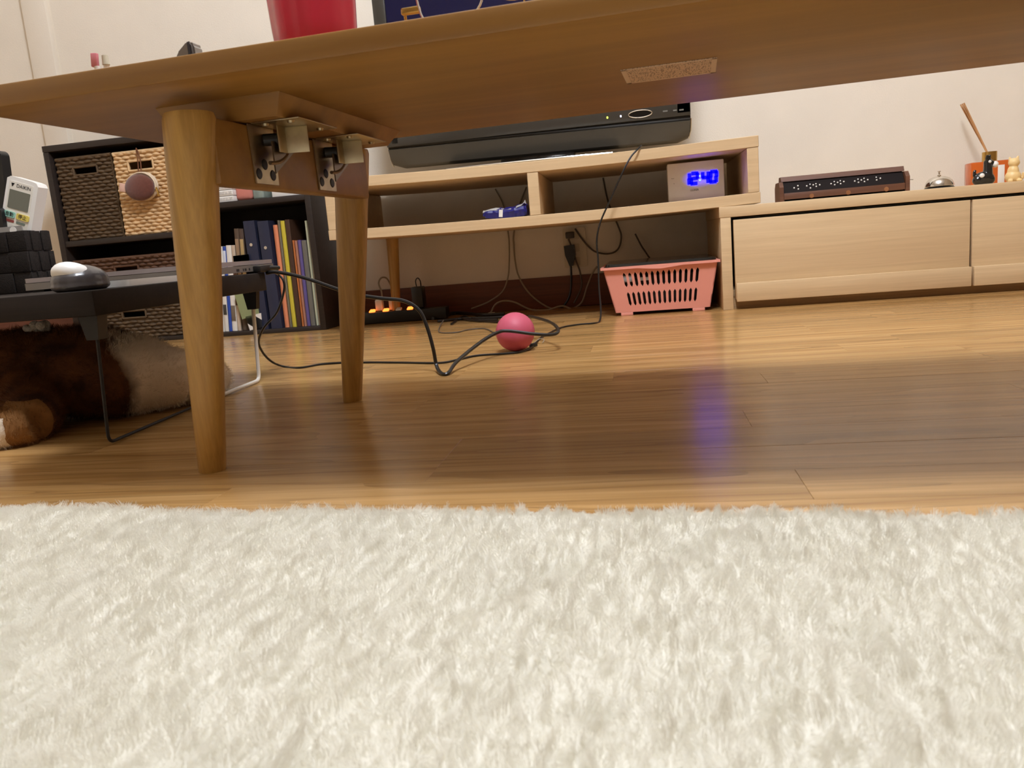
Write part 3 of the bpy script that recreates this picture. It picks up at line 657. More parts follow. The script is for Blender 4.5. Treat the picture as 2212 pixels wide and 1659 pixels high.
# wall outlet with its plugs
ot = thing('wall_outlet', 'beige wall outlet plate below the stand', 'outlet', (-.197, WY, .117))
bm = NB(); prism(bm, rrect(-.231, -.163, .117, .234, .006), WY-.008, WY, 'Y'); obj('cover_plate', bm, M['ivory'], ot)
for zz in (.135, .175, .212):
    bm = NB(); prism(bm, rrect(-.211, -.183, zz-.012, zz+.012, .003), WY-.0095, WY-.007, 'Y'); obj('socket', bm, pbr('socket_face', srgb(205, 192, 166), .5), ot)
c = pY(1231, 508, WY-.02); bm = NB(); box(bm, c, (.025, .024, .019), None, .003); q1 = thing('dark_plug', 'dark grey plug in the upper socket of the wall outlet', 'plug', c)
obj('plug_body', bm, pbr('grey_plug', srgb(70, 62, 54), .5), q1)
bm = NB(); tube(bm, spline(px([(1228, 516), (1235, 535), (1245, 565), (1253, 588), (1256, 620), (1240, 655)], WY-.03), 6), .0026, 8); obj('plug_cord', bm, M['cable_dk'], q1)
c = pY(1232, 548, WY-.03); q2 = thing('black_plug', 'black plug hanging from the lower socket of the wall outlet', 'plug', c)
bm = NB(); prism(bm, [(c.x-.017, c.z+.024), (c.x+.013, c.z+.026), (c.x+.015, c.z-.004), (c.x+.006, c.z-.036), (c.x-.004, c.z-.036), (c.x-.015, c.z-.004)], WY-.042, WY-.014, 'Y'); obj('plug_body', bm, M['black'], q2)
bm = NB(); tube(bm, spline(px([(1233, 572), (1234, 600), (1232, 632), (1222, 655), (1205, 668), (1150, 676)], WY-.03), 6), .0032, 8); obj('plug_cord', bm, M['cable'], q2)

# power strip with lit switches
ps_ = thing('power_strip', 'black power strip with glowing orange switches on the floor by the wall', 'power strip', (-.70, 2.285, 0), .06)
R_ = Matrix.Rotation(.06, 4, 'Z'); P0 = Vector((-.695, 2.285, 0))
def psb(name, c, s, mat, bev=.002, par=None, rot=None):
    bm = NB(); box(bm, c, s, rot, bev); bmesh.ops.transform(bm, matrix=Matrix.Translation(P0) @ R_, verts=bm.verts); return obj(name, bm, mat, par or ps_)
psb('strip_body', (-.02, 0, .018), (.27, .055, .034), M['black'], .004)
morg = pbr('orange_lamp', srgb(255, 120, 40), .4, emit=srgb(255, 120, 45), estr=3.5)
for dx_ in (-.112, -.070, .004, -.030):
    psb('switch', (dx_, -.012, .0375), (.016, .022, .007), M['white'] if dx_ == -.030 else morg, .002, None, Matrix.Rotation(.25, 3, 'X'))
for dx_, mt_, nm in ((-.094, M['white'], 'white plug standing in the power strip'), (-.052, M['ivory'], 'beige plug standing in the power strip')):
    o = psb('mains_plug', (dx_, .012, .053), (.022, .026, .034), mt_, .004); o.parent = None; o.location = world_of(ps_) @ o.location; o.rotation_euler = (0, 0, .06)
    tag(o, nm, 'plug')
ad = thing('charger_block', 'black charger block standing upright in the power strip', 'charger', P0+Vector((.033, .01, .036)), .06)
c = pY(904, 648, 2.29)
bm = NB(); box(bm, (c.x, 2.297, .068), (.034, .04, .064), None, .004); obj('charger_body', bm, M['black'], ad)
bm = NB(); tube(bm, spline([(c.x-.004, 2.297, .100), (c.x-.005, 2.297, .117), (c.x+.002, 2.297, .125), (c.x+.008, 2.30, .117), (c.x+.008, 2.305, .10)], 6), .0017, 8); obj('charger_cord', bm, M['cable'], ad)
cord('charging_cable', 'looped grey white cord rising from the power strip plugs', [pY(826, 650, 2.29), pY(824, 630, 2.29), pY(818, 612, 2.3), pY(824, 600, 2.31), pY(836, 602, 2.32), pY(846, 622, 2.33), pY(852, 648, 2.34), pY(858, 668, 2.345)], .0026, M['cable_grey'])
for i, (seq, rr) in enumerate((([(935, 688), (985, 676), (1040, 680), (1090, 678)], .005), ([(945, 694), (1000, 688), (1060, 686), (1120, 682)], .004), ([(975, 700), (1000, 684), (1030, 690), (1075, 690)], .003))):
    cord('floor_cable', ('thick black cord bundle by the power strip end', 'black cord lying along the floor behind the ball', 'thin black cord curled by the power strip')[i], [pZ(x, y, rr+.0005) for x, y in seq], rr, M['cable'])

# ------------------------------------------------------------------ things on the cabinet
CT = .2472
mdw = wood('incense_walnut', srgb(92, 58, 40), srgb(116, 76, 54), 0, rough=.5)
ib = thing('incense_box', 'dark wooden coffin-shaped incense box with white dot inlay on the cabinet', 'incense holder', (.49, 2.10, CT), -.01)
ix0, ix1, iy = .352, .632, 2.075
bm = NB(); box2(bm, (ix0, iy, CT), (ix1, iy+.012, CT+.0215), .001); box2(bm, (ix0, iy+.060, CT), (ix1, iy+.072, CT+.0215), .001); box2(bm, (ix0, iy, CT), (ix1, iy+.072, CT+.006)); obj('tray_body', bm, mdw, ib)
bm = NB(); prism(bm, [(iy+.004, CT+.022), (iy+.068, CT+.022), (iy+.052, CT+.050), (iy+.022, CT+.050)], ix0+.001, ix1-.001, 'X'); lidp = obj('slanted_lid', bm, pbr('ebony_panel', srgb(24, 15, 13), .7, spec=.2), ib)
bm = NB(); prism(bm, [(iy+.018, CT+.0502), (iy+.056, CT+.0502), (iy+.052, CT+.062), (iy+.024, CT+.062)], ix0-.003, ix1+.003, 'X'); obj('ridge_beam', bm, mdw, ib)
for xe in (ix0-.010, ix1+.0005):
    bm = NB(); prism(bm, [(iy-.001, CT), (iy+.073, CT), (iy+.073, CT+.036), (iy+.060, CT+.049), (iy+.012, CT+.049), (iy-.001, CT+.036)], xe, xe+.0095, 'X'); obj('end_panel', bm, mdw, ib)
mdot = pbr('inlay_white', srgb(240, 236, 228), .4)
for g0, pat in ((.026, ((0, .2), (.0095, .55), (.0095, -.1))), (.056, ((0, .35), (.008, -.1), (.008, .6), (.0155, .45), (.022, .1), (.022, .6), (.0305, .35))), (.113, ((0, .35), (.008, .1), (.008, .7), (.0155, .5), (.022, .2), (.022, .75), (.030, .55))), (.168, ((0, .45), (.008, .15), (.008, .75), (.0155, .55), (.022, .2), (.022, .8), (.030, .5))), (.218, ((0, .3), (.0, .8), (.009, .55)))):
    for k, (du, v) in enumerate(pat):
        t = .30+.45*v; y_ = iy+.004+.018*t; z_ = CT+.022+.028*t
        bm = NB(); cone(bm, (ix0+g0+du, y_-.0001, z_), (ix0+g0+du, y_-.0012, z_+.0007), .0019 if v < .58 else .0012, .0016, 10); obj('inlay_dot', bm, mdot, lidp)
bm = NB(); cone(bm, (ix1-.012, iy+.014, CT+.030), (ix1-.010, iy+.019, CT+.042), .0011, .0011, 8); obj('inlay_dot', bm, mdot, lidp)
for xx in (.065, .150, .237):
    bm = NB(); cone(bm, (ix0+xx, iy, CT+.010), (ix0+xx, iy-.0008, CT+.010), .0055, .0052, 18); obj('brass_inlay', bm, wood('inlay_wood', srgb(140, 92, 58), srgb(160, 108, 70), 0), ib)
bm = NB(); cone(bm, (ix1+.010, iy+.04, CT+.030), (ix1+.030, iy+.04, CT+.0285), .0008, .0008, 6); tag(obj('incense_stick', bm, pbr('incense', srgb(120, 100, 76), .8), None), 'thin incense stick poking out of the incense box end', 'incense stick')
bl = thing('call_bell', 'chrome desk call bell on the cabinet', 'bell', (.709, 2.08, CT))
BL = (.709, 2.08, CT)
bm = NB(); lathe(bm, [(0, 0), (.033, 0), (.0335, .002), (.030, .0045), (0, .005)], BL, 36); obj('base', bm, M['black'], bl)
bm = NB(); lathe(bm, [(.0315, .0055), (.0322, .0065), (.0312, .0105), (.0285, .0175), (.0225, .0245), (.0135, .0285), (.004, .0298), (.0035, .0300), (0, .0302)], BL, 40); obj('dome', bm, M['chrome'], bl)
bm = NB(); lathe(bm, [(0, .030), (.004, .030), (.0042, .032), (.0018, .0335), (.0018, .0395), (.0036, .040), (.0036, .0412), (0, .0418)], BL, 20); obj('button', bm, M['chrome'], bl)
# reed diffuser
mam = pbr('amber_glass', srgb(226, 110, 40), .15, trans=.25, coat=.5)
df = thing('reed_diffuser', 'amber square reed diffuser bottle with gold cap and tan reeds', 'diffuser', (.90, 2.30, CT))
dY = 2.285
a0, a1 = pY(2098, 348, dY), pY(2190, 338, dY)
bm = NB(); box2(bm, (a0.x, dY, CT), (a1.x+.006, dY+.045, CT+.064), .003); obj('bottle', bm, mam, df)
c = pY(2138, 345, dY+.02)
bm = NB(); cone(bm, (c.x, dY+.022, CT+.064), (c.x, dY+.022, CT+.0885), .0175, .0175, 24); obj('gold_cap', bm, M['gold'], df)
bm = NB(); box2(bm, (c.x+.012, dY-.0008, CT+.006), (c.x+.028, dY+.001, CT+.052), .0004); obj('paper_label', bm, M['paper'], df)
mreed = wood('reed', srgb(176, 124, 76), srgb(198, 146, 94), 2, rough=.7)
for k in range(7):
    tip = pY(2075+1.2*k, 226+(k % 3)*3-k*.6, 2.355-.006*k); b0 = Vector((c.x-.006+.0006*k, dY+.018+.001*k, CT+.083))
    bm = NB(); cone(bm, b0, tip, .0019, .0019, 8); obj('reed', bm, mreed, df)
# little figurines
def blob(parts, vox=.0012, smooth=6):
    bm = NB()
    for p in parts:
        if p[0] == 's': ball(bm, p[1], p[2], 20, p[3] if len(p) > 3 else None)
        else: 
            tube(bm, spline(p[1], 5), None or [lerp(p[2], p[3], i/((len(p[1])-1)*5)) for i in range((len(p[1])-1)*5+1)], 12)
    me = bpy.data.meshes.new('tmp'); bm.to_mesh(me); bm.free(); o = bpy.data.objects.new('tmp', me); COL.objects.link(o)
    md = o.modifiers.new('r', 'REMESH'); md.mode = 'VOXEL'; md.voxel_size = vox
    ms = o.modifiers.new('s', 'SMOOTH'); ms.factor = .5; ms.iterations = smooth
    bpy.context.view_layer.update()
    m2 = bpy.data.meshes.new_from_object(o.evaluated_get(bpy.context.evaluated_depsgraph_get()))
    bpy.data.objects.remove(o); bpy.data.meshes.remove(me); m2.shade_smooth(); return m2
hc = pY(2125, 396, 2.09); hx, hy = hc.x, 2.09
hs = thing('pony_figurine', 'small glossy black toy pony with white muzzle in front of the amber bottle', 'figurine', (hx, hy, CT))
me = blob([('s', (hx, hy, CT+.016), (.0235, .0135, .0158)), ('s', (hx-.013, hy, CT+.012), (.0125, .012, .0115)), ('s', (hx+.013, hy, CT+.012), (.0115, .0125, .0118)), ('t', [(hx+.008, hy, CT+.020), (hx+.0085, hy, CT+.036), (hx+.0075, hy, CT+.050)], .0115, .0088), ('s', (hx+.009, hy, CT+.0515), (.0105, .0085, .0088)), ('t', [(hx+.010, hy, CT+.052), (hx+.021, hy, CT+.047)], .0078, .0062), ('t', [(hx+.003, hy-.005, CT+.057), (hx+.004, hy-.006, CT+.069)], .0034, .0024), ('t', [(hx+.009, hy-.004, CT+.058), (hx+.0105, hy-.005, CT+.069)], .0034, .0022), ('t', [(hx-.02, hy, CT+.022), (hx-.021, hy, CT+.032), (hx-.018, hy, CT+.036)], .0046, .0026)])
me.transform(Matrix.Translation((-hx, -hy, -CT))); link('body', me, M['gloss'], hs)
bm = NB(); ball(bm, (hx+.0235, hy-.001, CT+.046), (.0075, .0078, .0078), 18); obj('muzzle', bm, M['white'], hs)
bm = NB(); ball(bm, (hx+.0095, hy-.0082, CT+.053), (.0036, .0014, .0034), 12); obj('eye', bm, M['white'], hs)
bm = NB(); ball(bm, (hx-.008, hy-.0105, CT+.022), (.006, .004, .0056), 12); obj('saddle_patch', bm, M['white'], hs)
cx_ = pY(2188, 388, 2.10).x; cy_ = 2.10
ct_ = thing('cat_figurine', 'small cream yellow sitting cat figurine beside the black toy pony', 'figurine', (cx_, cy_, CT))
me = blob([('s', (cx_, cy_, CT+.014), (.0175, .0155, .0155)), ('s', (cx_, cy_, CT+.026), (.0125, .0125, .016)), ('s', (cx_+.001, cy_-.001, CT+.046), (.0125, .0118, .011)), ('t', [(cx_-.007, cy_, CT+.052), (cx_-.0085, cy_, CT+.0605)], .0044, .0016), ('t', [(cx_+.008, cy_, CT+.053), (cx_+.0105, cy_, CT+.0615)], .0044, .0016), ('s', (cx_-.011, cy_-.013, CT+.004), (.006, .007, .0042)), ('s', (cx_+.009, cy_-.013, CT+.004), (.006, .007, .0042)), ('t', [(cx_+.012, cy_+.006, CT+.006), (cx_+.022, cy_+.004, CT+.010), (cx_+.0245, cy_+.002, CT+.022)], .0045, .0035)])
me.transform(Matrix.Translation((-cx_, -cy_, -CT))); link('body', me, pbr('cream_vinyl', srgb(238, 204, 142), .45), ct_)

# ------------------------------------------------------------------ dark bookshelf
BX0, BX1, BY, BD = -1.738, -.919, 2.175, 2.385
shf = thing('bookshelf', 'dark brown open bookshelf holding wicker bins and books', 'bookshelf', ((BX0+BX1)/2, 2.28, 0))
def sh(name, a, b): 
    bm = NB(); box2(bm, a, b, .0012); return obj(name, bm, M['espresso'], shf)
sh('side_panel', (BX0, BY, 0), (BX0+.018, BD, .582)); sh('side_panel', (BX1-.018, BY, 0), (BX1, BD, .582))
sh('top_board', (BX0, BY-.001, .5825), (BX1, BD, .6005)); sh('bottom_board', (BX0+.0185, BY+.002, .0), (BX1-.0185, BD, .0125))
sh('divider', (-1.330, BY+.002, .013), (-1.312, BD, .582))
sh('shelf', (BX0+.0185, BY+.003, .303), (-1.3305, BD, .3195)); sh('shelf', (BX0+.0185, BY+.003, .135), (-1.3305, BD, .150))
sh('shelf', (-1.3115, BY+.003, .374), (BX1-.0185, BD, .390))
bm = NB(); box2(bm, (BX0+.018, BD-.006, .0125), (BX1-.018, BD, .5825)); obj('back_panel', bm, M['espresso_in'], shf)

def wicker(label, x0, x1, za, zb, depth, mat, hole, yf=2.186, group='wicker bins in the bookshelf', pitch=.0102, stake=.0125):
    r = thing('wicker_bin', label, 'basket', ((x0+x1)/2, yf+depth/2, za), 0, group)
    hx0, hx1, hz0, hz1 = hole; th = .006; y0 = yf+.004
    bm = NB()
    box2(bm, (x0, y0, za), (hx0, y0+th, zb)); box2(bm, (hx1, y0, za), (x1, y0+th, zb)); box2(bm, (hx0, y0, za), (hx1, y0+th, hz0)); box2(bm, (hx0, y0, hz1), (hx1, y0+th, zb))
    box2(bm, (x0, y0+th, za), (x0+th, yf+depth, zb)); box2(bm, (x1-th, y0+th, za), (x1, yf+depth, zb)); box2(bm, (x0+th, yf+depth-th, za), (x1-th, yf+depth, zb)); box2(bm, (x0+th, y0+th, za), (x1-th, yf+depth-th, za+th))
    obj('bin_shell', bm, mat, r)
    bm = NB(); nrow = int((zb-za)/pitch)
    for i in range(nrow):
        z = za+(i+.5)*(zb-za)/nrow
        segs = [(x0+.002, x1-.002)] if not (hz0-.003 < z < hz1+.003) else [(x0+.002, hx0-.003), (hx1+.003, x1-.002)]
        for a, b_ in segs:
            n = max(4, int((b_-a)/(stake/3)))
            pts = []
            for k in range(n+1):
                x = a+(b_-a)*k/n; pts.append((x, yf+.0035-.0032*math.sin(PI*x/stake+PI*i), z+.0012*math.sin(x*90+i*2.1)))
            tube(bm, pts, .0047, 6, 1.0)
    w = obj('weave', bm, mat, r, angle=70); w['kind'] = 'stuff'
    bm = NB(); hp = [(hx0, hz0), (hx1, hz0), (hx1, hz1), (hx0, hz1)]
    for i in range(4):
        p, q = hp[i], hp[(i+1) % 4]; cone(bm, (p[0], yf+.001, p[1]), (q[0], yf+.001, q[1]), .0032, .0032, 8)
    obj('handle_rim', bm, mat, r)
    bm = NB(); tube(bm, [(x0, yf+.003, zb-.002), (x1, yf+.003, zb-.002)], .005, 8); obj('top_rim', bm, mat, r)
    bm = NB(); tube(bm, [(x0+.002, yf+depth-.004, zb-.002), (x1-.002, yf+depth-.004, zb-.002)], .005, 8); obj('top_rim', bm, mat, r)
    return r
mwd = pbr('wicker_brown', srgb(90, 70, 46), .6, noise=.2, nscale=60); mwl = pbr('wicker_natural', srgb(222, 186, 138), .6, noise=.12, nscale=60)
mwr = pbr('wicker_chestnut', srgb(92, 62, 42), .6, noise=.2, nscale=60)
wicker('dark brown wicker bin beside the pale bin in the bookshelf', -1.711, -1.527, .3200, .561, .185, mwd, (-1.656, -1.577, .509, .532))
wb2 = wicker('pale natural wicker bin with a round pouch hung on it', -1.521, -1.337, .3200, .560, .185, mwl, (-1.475, -1.395, .505, .532))
wicker('wide dark wicker bin on the low shelf below the pale bin', -1.712, -1.337, .1505, .2585, .185, mwr, (-1.575, -1.496, .2105, .2325))
wicker('wide dark wicker bin at the bottom of the bookshelf', -1.712, -1.337, .0130, .122, .185, mwd, (-1.575, -1.496, .075, .097))
# round zip pouch hung on the pale bin
pc = pY(303, 405, 2.155)
po = thing('coin_pouch', 'round brown plush pouch with cream zip edge hanging on the pale bin', 'pouch', (pc.x, 2.155, pc.z-.036))
mpl = pbr('brown_plush', srgb(106, 58, 44), .95, sheen=.5, noise=.12, nscale=160, bump=.6, bscale=700); mcr = pbr('cream_fabric', srgb(226, 206, 178), .9)
bm = NB(); ball(bm, (pc.x, 2.153, pc.z), (.046, .020, .038), 32); obj('front_panel', bm, mpl, po)
bm = NB(); ball(bm, (pc.x+.004, 2.168, pc.z+.004), (.046, .016, .041), 32); obj('back_panel', bm, mcr, po)
bm = NB(); tube(bm, [(pc.x+.002+.046*math.cos(a), 2.158, pc.z+.002+.0395*math.sin(a)) for a in [math.radians(-15+10*k) for k in range(17)]], .0045, 8, .6); obj('zip_tape', bm, mcr, po)
zp = pY(341, 415, 2.145)
bm = NB(); box(bm, zp, (.0055, .002, .024), Matrix.Rotation(-.2, 3, 'Y'), .0009); ball(bm, (zp.x-.003, zp.y, zp.z+.012), (.0035, .0015, .003), 10); obj('zip_pull', bm, M['gold'], po)
bm = NB(); box(bm, (pc.x-.052, 2.150, pc.z+.004), (.022, .003, .024), Matrix.Rotation(.25, 3, 'Y'), .0013); obj('side_tab', bm, pbr('pink_fabric', srgb(224, 184, 164), .9), po)
hp_ = pY(300, 352, 2.178)
bm = NB(); tube(bm, spline([(pc.x, 2.165, pc.z+.032), (hp_.x-.004, 2.176, pc.z+.045), (hp_.x-.004, 2.181, .533), (hp_.x-.002, 2.179, .566), (hp_.x+.004, 2.181, .533), (pc.x+.003, 2.165, pc.z+.033)], 6), .0016, 6); obj('hanging_loop', bm, pbr('brown_cord', srgb(120, 72, 40), .7), po)

# books and files
pgm = pbr('book_pages', srgb(226, 214, 190), .9)
def book(label, x0, x1, h, col, lean=0.0, z=.0128, yf=2.20, depth=.14, name='book', band=None, rough=.6, grp=None, cat='book', sleeve=None):
    xm = (x0+x1)/2; w = x1-x0
    r = thing(name, label, cat, (xm, yf+depth/2, z), 0, grp)
    mt = pbr('cover', col, rough)
    Rm = Matrix.Translation((xm, 0, z)) @ Matrix.Rotation(lean, 4, 'Y') @ Matrix.Translation((-xm, 0, -z))
    lift = abs(math.sin(lean))*w/2
    def fin(bm, nm, m_):
        bmesh.ops.transform(bm, matrix=Matrix.Translation((0, 0, lift)) @ Rm, verts=bm.verts); return obj(nm, bm, m_, r)
    t = min(.0016, w*.18); bm = NB()
    box2(bm, (x0, yf, z), (x0+t, yf+depth, z+h)); box2(bm, (x1-t, yf, z), (x1, yf+depth, z+h))
    k = 7; sv = [(x0+w*i/(k-1), yf-.0022*math.sin(PI*i/(k-1))) for i in range(k)]
    prism(bm, sv+[(x1, yf+.0015), (x0, yf+.0015)], z, z+h, 'Z'); fin(bm, 'cover', mt)
    bm = NB(); box2(bm, (x0+t, yf+.0015, z+.002), (x1-t, yf+depth-.002, z+h-.002)); fin(bm, 'page_block', pgm)
    if band:
        for (b0, b1, bc_) in band:
            bm = NB(); box2(bm, (x0+w*.12, yf-.0034, z+h*b0), (x1-w*.12, yf-.0012, z+h*b1), .0002); fin(bm, 'spine_label', pbr('label', bc_, .6))
    return r
S_ = srgb
def ln(a): return math.radians(a)
bk_specs = [
 (-1.306, -1.282, .232, S_(120, 176, 160), .07, 'mint green spiral notebook among the leaning books', None),
 (-1.281, -1.266, .248, S_(214, 206, 190), .07, 'cream paperback next to the mint notebook', ((.1, .3, S_(90, 80, 70)),)),
 (-1.265, -1.254, .252, S_(226, 222, 212), .07, 'white paperback with a red spot and blue foot', ((.80, .92, S_(196, 60, 40)), (.42, .62, S_(50, 90, 170)))),
 (-1.253, -1.240, .253, S_(232, 226, 214), .07, 'off-white paperback with small dark title', ((.2, .32, S_(70, 66, 60)),)),
 (-1.239, -1.229, .252, S_(44, 78, 168), .07, 'bright blue thin paperback in the shelf', ((.75, .95, S_(210, 216, 230)),)),
 (-1.228, -1.212, .254, S_(236, 230, 220), .07, 'white paperback beside the bright blue one', ((.12, .3, S_(120, 106, 90)),)),
 (-1.211, -1.200, .253, S_(206, 184, 160), .07, 'beige paperback with brown lettering', ((.3, .7, S_(96, 64, 46)),)),
 (-1.194, -1.180, .300, S_(92, 74, 58), .055, 'tall brown hardback leaning against the binder', ((.5, .9, S_(150, 120, 90)),)),
 (-1.179, -1.165, .298, S_(84, 66, 54), .055, 'tall brown hardback with gold lettering', ((.35, .9, S_(176, 146, 96)),)),
]
for x0, x1, h, c_, l_, lab, bd in bk_specs: book(lab, x0, x1, h, c_, l_, band=bd, grp='leaning books in the bookshelf')
def binder(x0, x1, h, label, ringz):
    r = book(label, x0, x1, h, S_(40, 44, 66), 0.0, yf=2.188, depth=.185, name='ring_binder', cat='binder', rough=.5, grp='navy ring binders')
    c = Vector(((x0+x1)/2, 2.188, ringz)); bm = NB(); cone(bm, (c.x, 2.1858, c.z), (c.x, 2.1835, c.z), .0052, .0046, 18); obj('finger_ring', bm, M['chrome'], r)
    return r
binder(-1.140, -1.105, .318, 'navy ring binder beside the leaning brown hardbacks', .262)
binder(-1.096, -1.062, .314, 'navy ring binder next to the salmon folder', .25)
fl = [
 (-1.058, -1.045, .300, S_(226, 140, 100), 'salmon orange folder beside the navy binder'),
 (-1.043, -1.036, .312, S_(120, 112, 92), 'grey green folder between salmon and yellow ones'),
 (-1.034, -1.022, .310, S_(206, 188, 60), 'yellow folder in the row of files'),
 (-1.020, -1.006, .312, S_(74, 50, 36), 'tall dark brown file between yellow and orange'),
 (-1.004, -.999, .252, S_(196, 116, 62), 'thin orange folder in the row of files'),
 (-.997, -.990, .250, S_(176, 122, 100), 'thin dusty pink folder in the row of files'),
 (-.988, -.978, .251, S_(98, 84, 140), 'purple folder in the row of files'),
 (-.976, -.962, .249, S_(112, 108, 98), 'grey clear file by the shelf side'),
 (-.959, -.952, .304, S_(200, 204, 176), 'tall pale green clear file by the shelf side'),
 (-.951, -.943, .302, S_(178, 164, 146), 'tall pale grey file against the shelf side'),
]
for x0, x1, h, c_, lab in fl: book(lab, x0, x1, h, c_, 0.012, yf=2.20, depth=.17, name='folder', cat='folder', rough=.45, grp='upright folders in the bookshelf')
# loose sheets poking out over the books
def sheet(name, label, P, mat, cat='paper'):
    bm = NB(); V = [bm.verts.new(p) for p in P]; bm.faces.new(V); bmesh.ops.solidify(bm, geom=bm.faces[:], thickness=.0008); return tag(obj(name, bm, mat, None), label, cat)
ys = 2.181
sheet('note_sheet', 'pale green note sheet poking out before the books', [pY(505, 632, ys), pY(553, 628, ys), pY(560, 678, ys+.002), pY(523, 690, ys)], pbr('green_paper', S_(196, 206, 150), .8))
sheet('note_sheet', 'white slip of paper below the pale green note sheet', [pY(530, 684, ys-.002), pY(564, 676, ys-.002), pY(567, 706, ys-.002), pY(540, 714, ys-.002)], M['paper'])
sheet('note_sheet', 'white card leaning before the brown hardbacks', [pY(503, 553, ys), pY(537, 549, ys), pY(541, 575, ys), pY(506, 580, ys)], M['paper'])
# upper right compartment
mpat = pbr('patterned_card', S_(206, 202, 194), .7, noise=.35, nscale=220)
for k in range(4):
    zz = .3905+k*.0172; r = thing('game_case', ('lowest', 'second', 'third', 'topmost')[k]+' pale patterned case in the stack beside the pink pouch', 'case', (-1.225, 2.27, zz), 0, 'stacked patterned cases')
    bm = NB(); box2(bm, (-1.300, 2.186, zz), (-1.158, 2.36, zz+.0155), .001); obj('case_shell', bm, M['paper'], r)
    bm = NB(); box2(bm, (-1.296, 2.1852, zz+.0035), (-1.160, 2.1868, zz+.012)); obj('spine_print', bm, mpat, r)
bm = NB(); c = pY(529, 420, 2.21); box(bm, (c.x, 2.25, .421), (.052, .10, .060), None, .012, 4); tag(obj('fabric_pouch', bm, pbr('pink_cloth', S_(206, 128, 112), .9, bump=.3, bscale=120), None), 'dusty pink cloth pouch beside the patterned cases', 'pouch')
bm = NB(); c = pY(559, 420, 2.21); box(bm, (c.x, 2.25, .423), (.034, .09, .064), None, .005, 3); tag(obj('pouch_pack', bm, pbr('grey_green_foil', S_(140, 150, 138), .35, noise=.3, nscale=30), None), 'grey green foil pack beside the pink pouch', 'packet')
for k in range(2):
    bm = NB(); box2(bm, (-1.040+.004*k, 2.190+.003*k, .3905+.030*k), (-.945, 2.37, .420+.030*k), .001); tag(obj('white_box', bm, M['white'], None), ('lower', 'upper')[k]+' flat white box at the shelf end', 'box')
bm = NB(); box2(bm, (-1.50, 2.26, .6008), (-1.36, 2.375, .66), .004); tag(obj('cork_box', bm, wood('cork', S_(196, 156, 96), S_(214, 176, 112), 0), None), 'tan wooden box on top of the bookshelf', 'box')

# ------------------------------------------------------------------ lap desk with u-shaped rod legs
DZ0, DZ1 = .158, .188
DX0, DX1, DY0, DY1 = -1.27, -.632, .83, 1.265
desk = thing('lap_desk', 'dark low lap desk with bent rod legs beside the table', 'desk', (-.95, 1.05, 0))
mdk = wood('desk_dark', S_(28, 21, 17), S_(37, 29, 24), 0, rough=.6, spec=.3)
bm = NB(); box2(bm, (DX0, DY0, DZ0), (DX1, DY1, DZ1), .002); obj('desk_top', bm, mdk, desk)
mwr_ = pbr('white_rod', S_(226, 220, 208), .4)
def rod(P, r, mat, nm='leg'): 
    bm = NB(); tube(bm, P, r, 10); return obj(nm, bm, mat, desk)
def bendp(a, b, c, r=.012, k=5):
    a, b, c = Vector(a), Vector(b), Vector(c); p = b+(a-b).normalized()*r; q = b+(c-b).normalized()*r
    return [a]+[p.lerp(b, t).lerp(b.lerp(q, t), t) for t in [i/k for i in range(k+1)]]+[c]
g0 = pZ(235, 957, .004); g1 = pZ(395, 894, .004); g2 = pZ(478, 848, .004); g3 = pZ(560, 821, .004)
rod(bendp((-.658, .862, DZ0), (g0.x, g0.y, .004), ((g1.x+g2.x)/2, (g1.y+g2.y)/2, .004)), .0021, M['iron'])
rod(bendp(pY(546, 655, 1.262), (g3.x, g3.y, .004), ((g1.x+g2.x)/2, (g1.y+g2.y)/2, .004)), .0032, mwr_)['label'] = 'white bent rod leg'
bm = NB(); c = pY(547, 645, 1.262); prism(bm, [(c.x-.013, DZ0), (c.x+.012, DZ0), (c.x+.008, DZ0-.030), (c.x-.008, DZ0-.030)], 1.252, 1.274-.0095, 'Y'); obj('rubber_socket', bm, M['black'], desk)
bm = NB(); prism(bm, [(-.674, DZ0), (-.648, DZ0), (-.652, DZ0-.030), (-.668, DZ0-.030)], .853, .871, 'Y'); obj('rubber_socket', bm, M['black'], desk)
rod(bendp((-1.23, .862, DZ0), (-1.24, .85, .004), (-1.24, 1.05, .004)), .0021, M['iron']); rod(bendp((-1.23, 1.25, DZ0), (-1.24, 1.26, .004), (-1.24, 1.05, .004)), .0021, M['iron'])
# laptop, closed, seen from its port side
lp = thing('laptop', 'closed grey laptop with cables plugged in its side on the lap desk', 'laptop', (-.80, 1.20, DZ1))
LX0, LX1, LY0, LY1 = -.945, -.640, 1.085, 1.325
malu = pbr('laptop_grey', S_(150, 144, 136), .35, metal=.6); mal2 = pbr('laptop_lid', S_(176, 166, 164), .35, metal=.5)
bm = NB(); prism(bm, rrect(LX0, LX1, LY0, LY1, .012), DZ1+.0035, DZ1+.0140, 'Z'); obj('base', bm, malu, lp)
bm = NB(); prism(bm, rrect(LX0+.001, LX1-.001, LY0+.001, LY1-.001, .012), DZ1+.0148, DZ1+.0215, 'Z'); obj('lid', bm, mal2, lp)
bm = NB(); box2(bm, (LX0+.01, LY0+.01, DZ1), (LX0+.03, LY1-.01, DZ1+.0036)); box2(bm, (LX1-.03, LY0+.01, DZ1), (LX1-.01, LY0+.05, DZ1+.0036)); box2(bm, (LX1-.03, LY1-.05, DZ1), (LX1-.01, LY1-.01, DZ1+.0036)); obj('rubber_foot', bm, M['black'], lp)
for ya_, w in ((1.185, .009), (1.206, .003), (1.212, .006), (1.226, .004)):
    bm = NB(); box2(bm, (LX1-.001, ya_, DZ1+.0055), (LX1+.0003, ya_+w, DZ1+.0095)); obj('port', bm, M['ink'], lp)
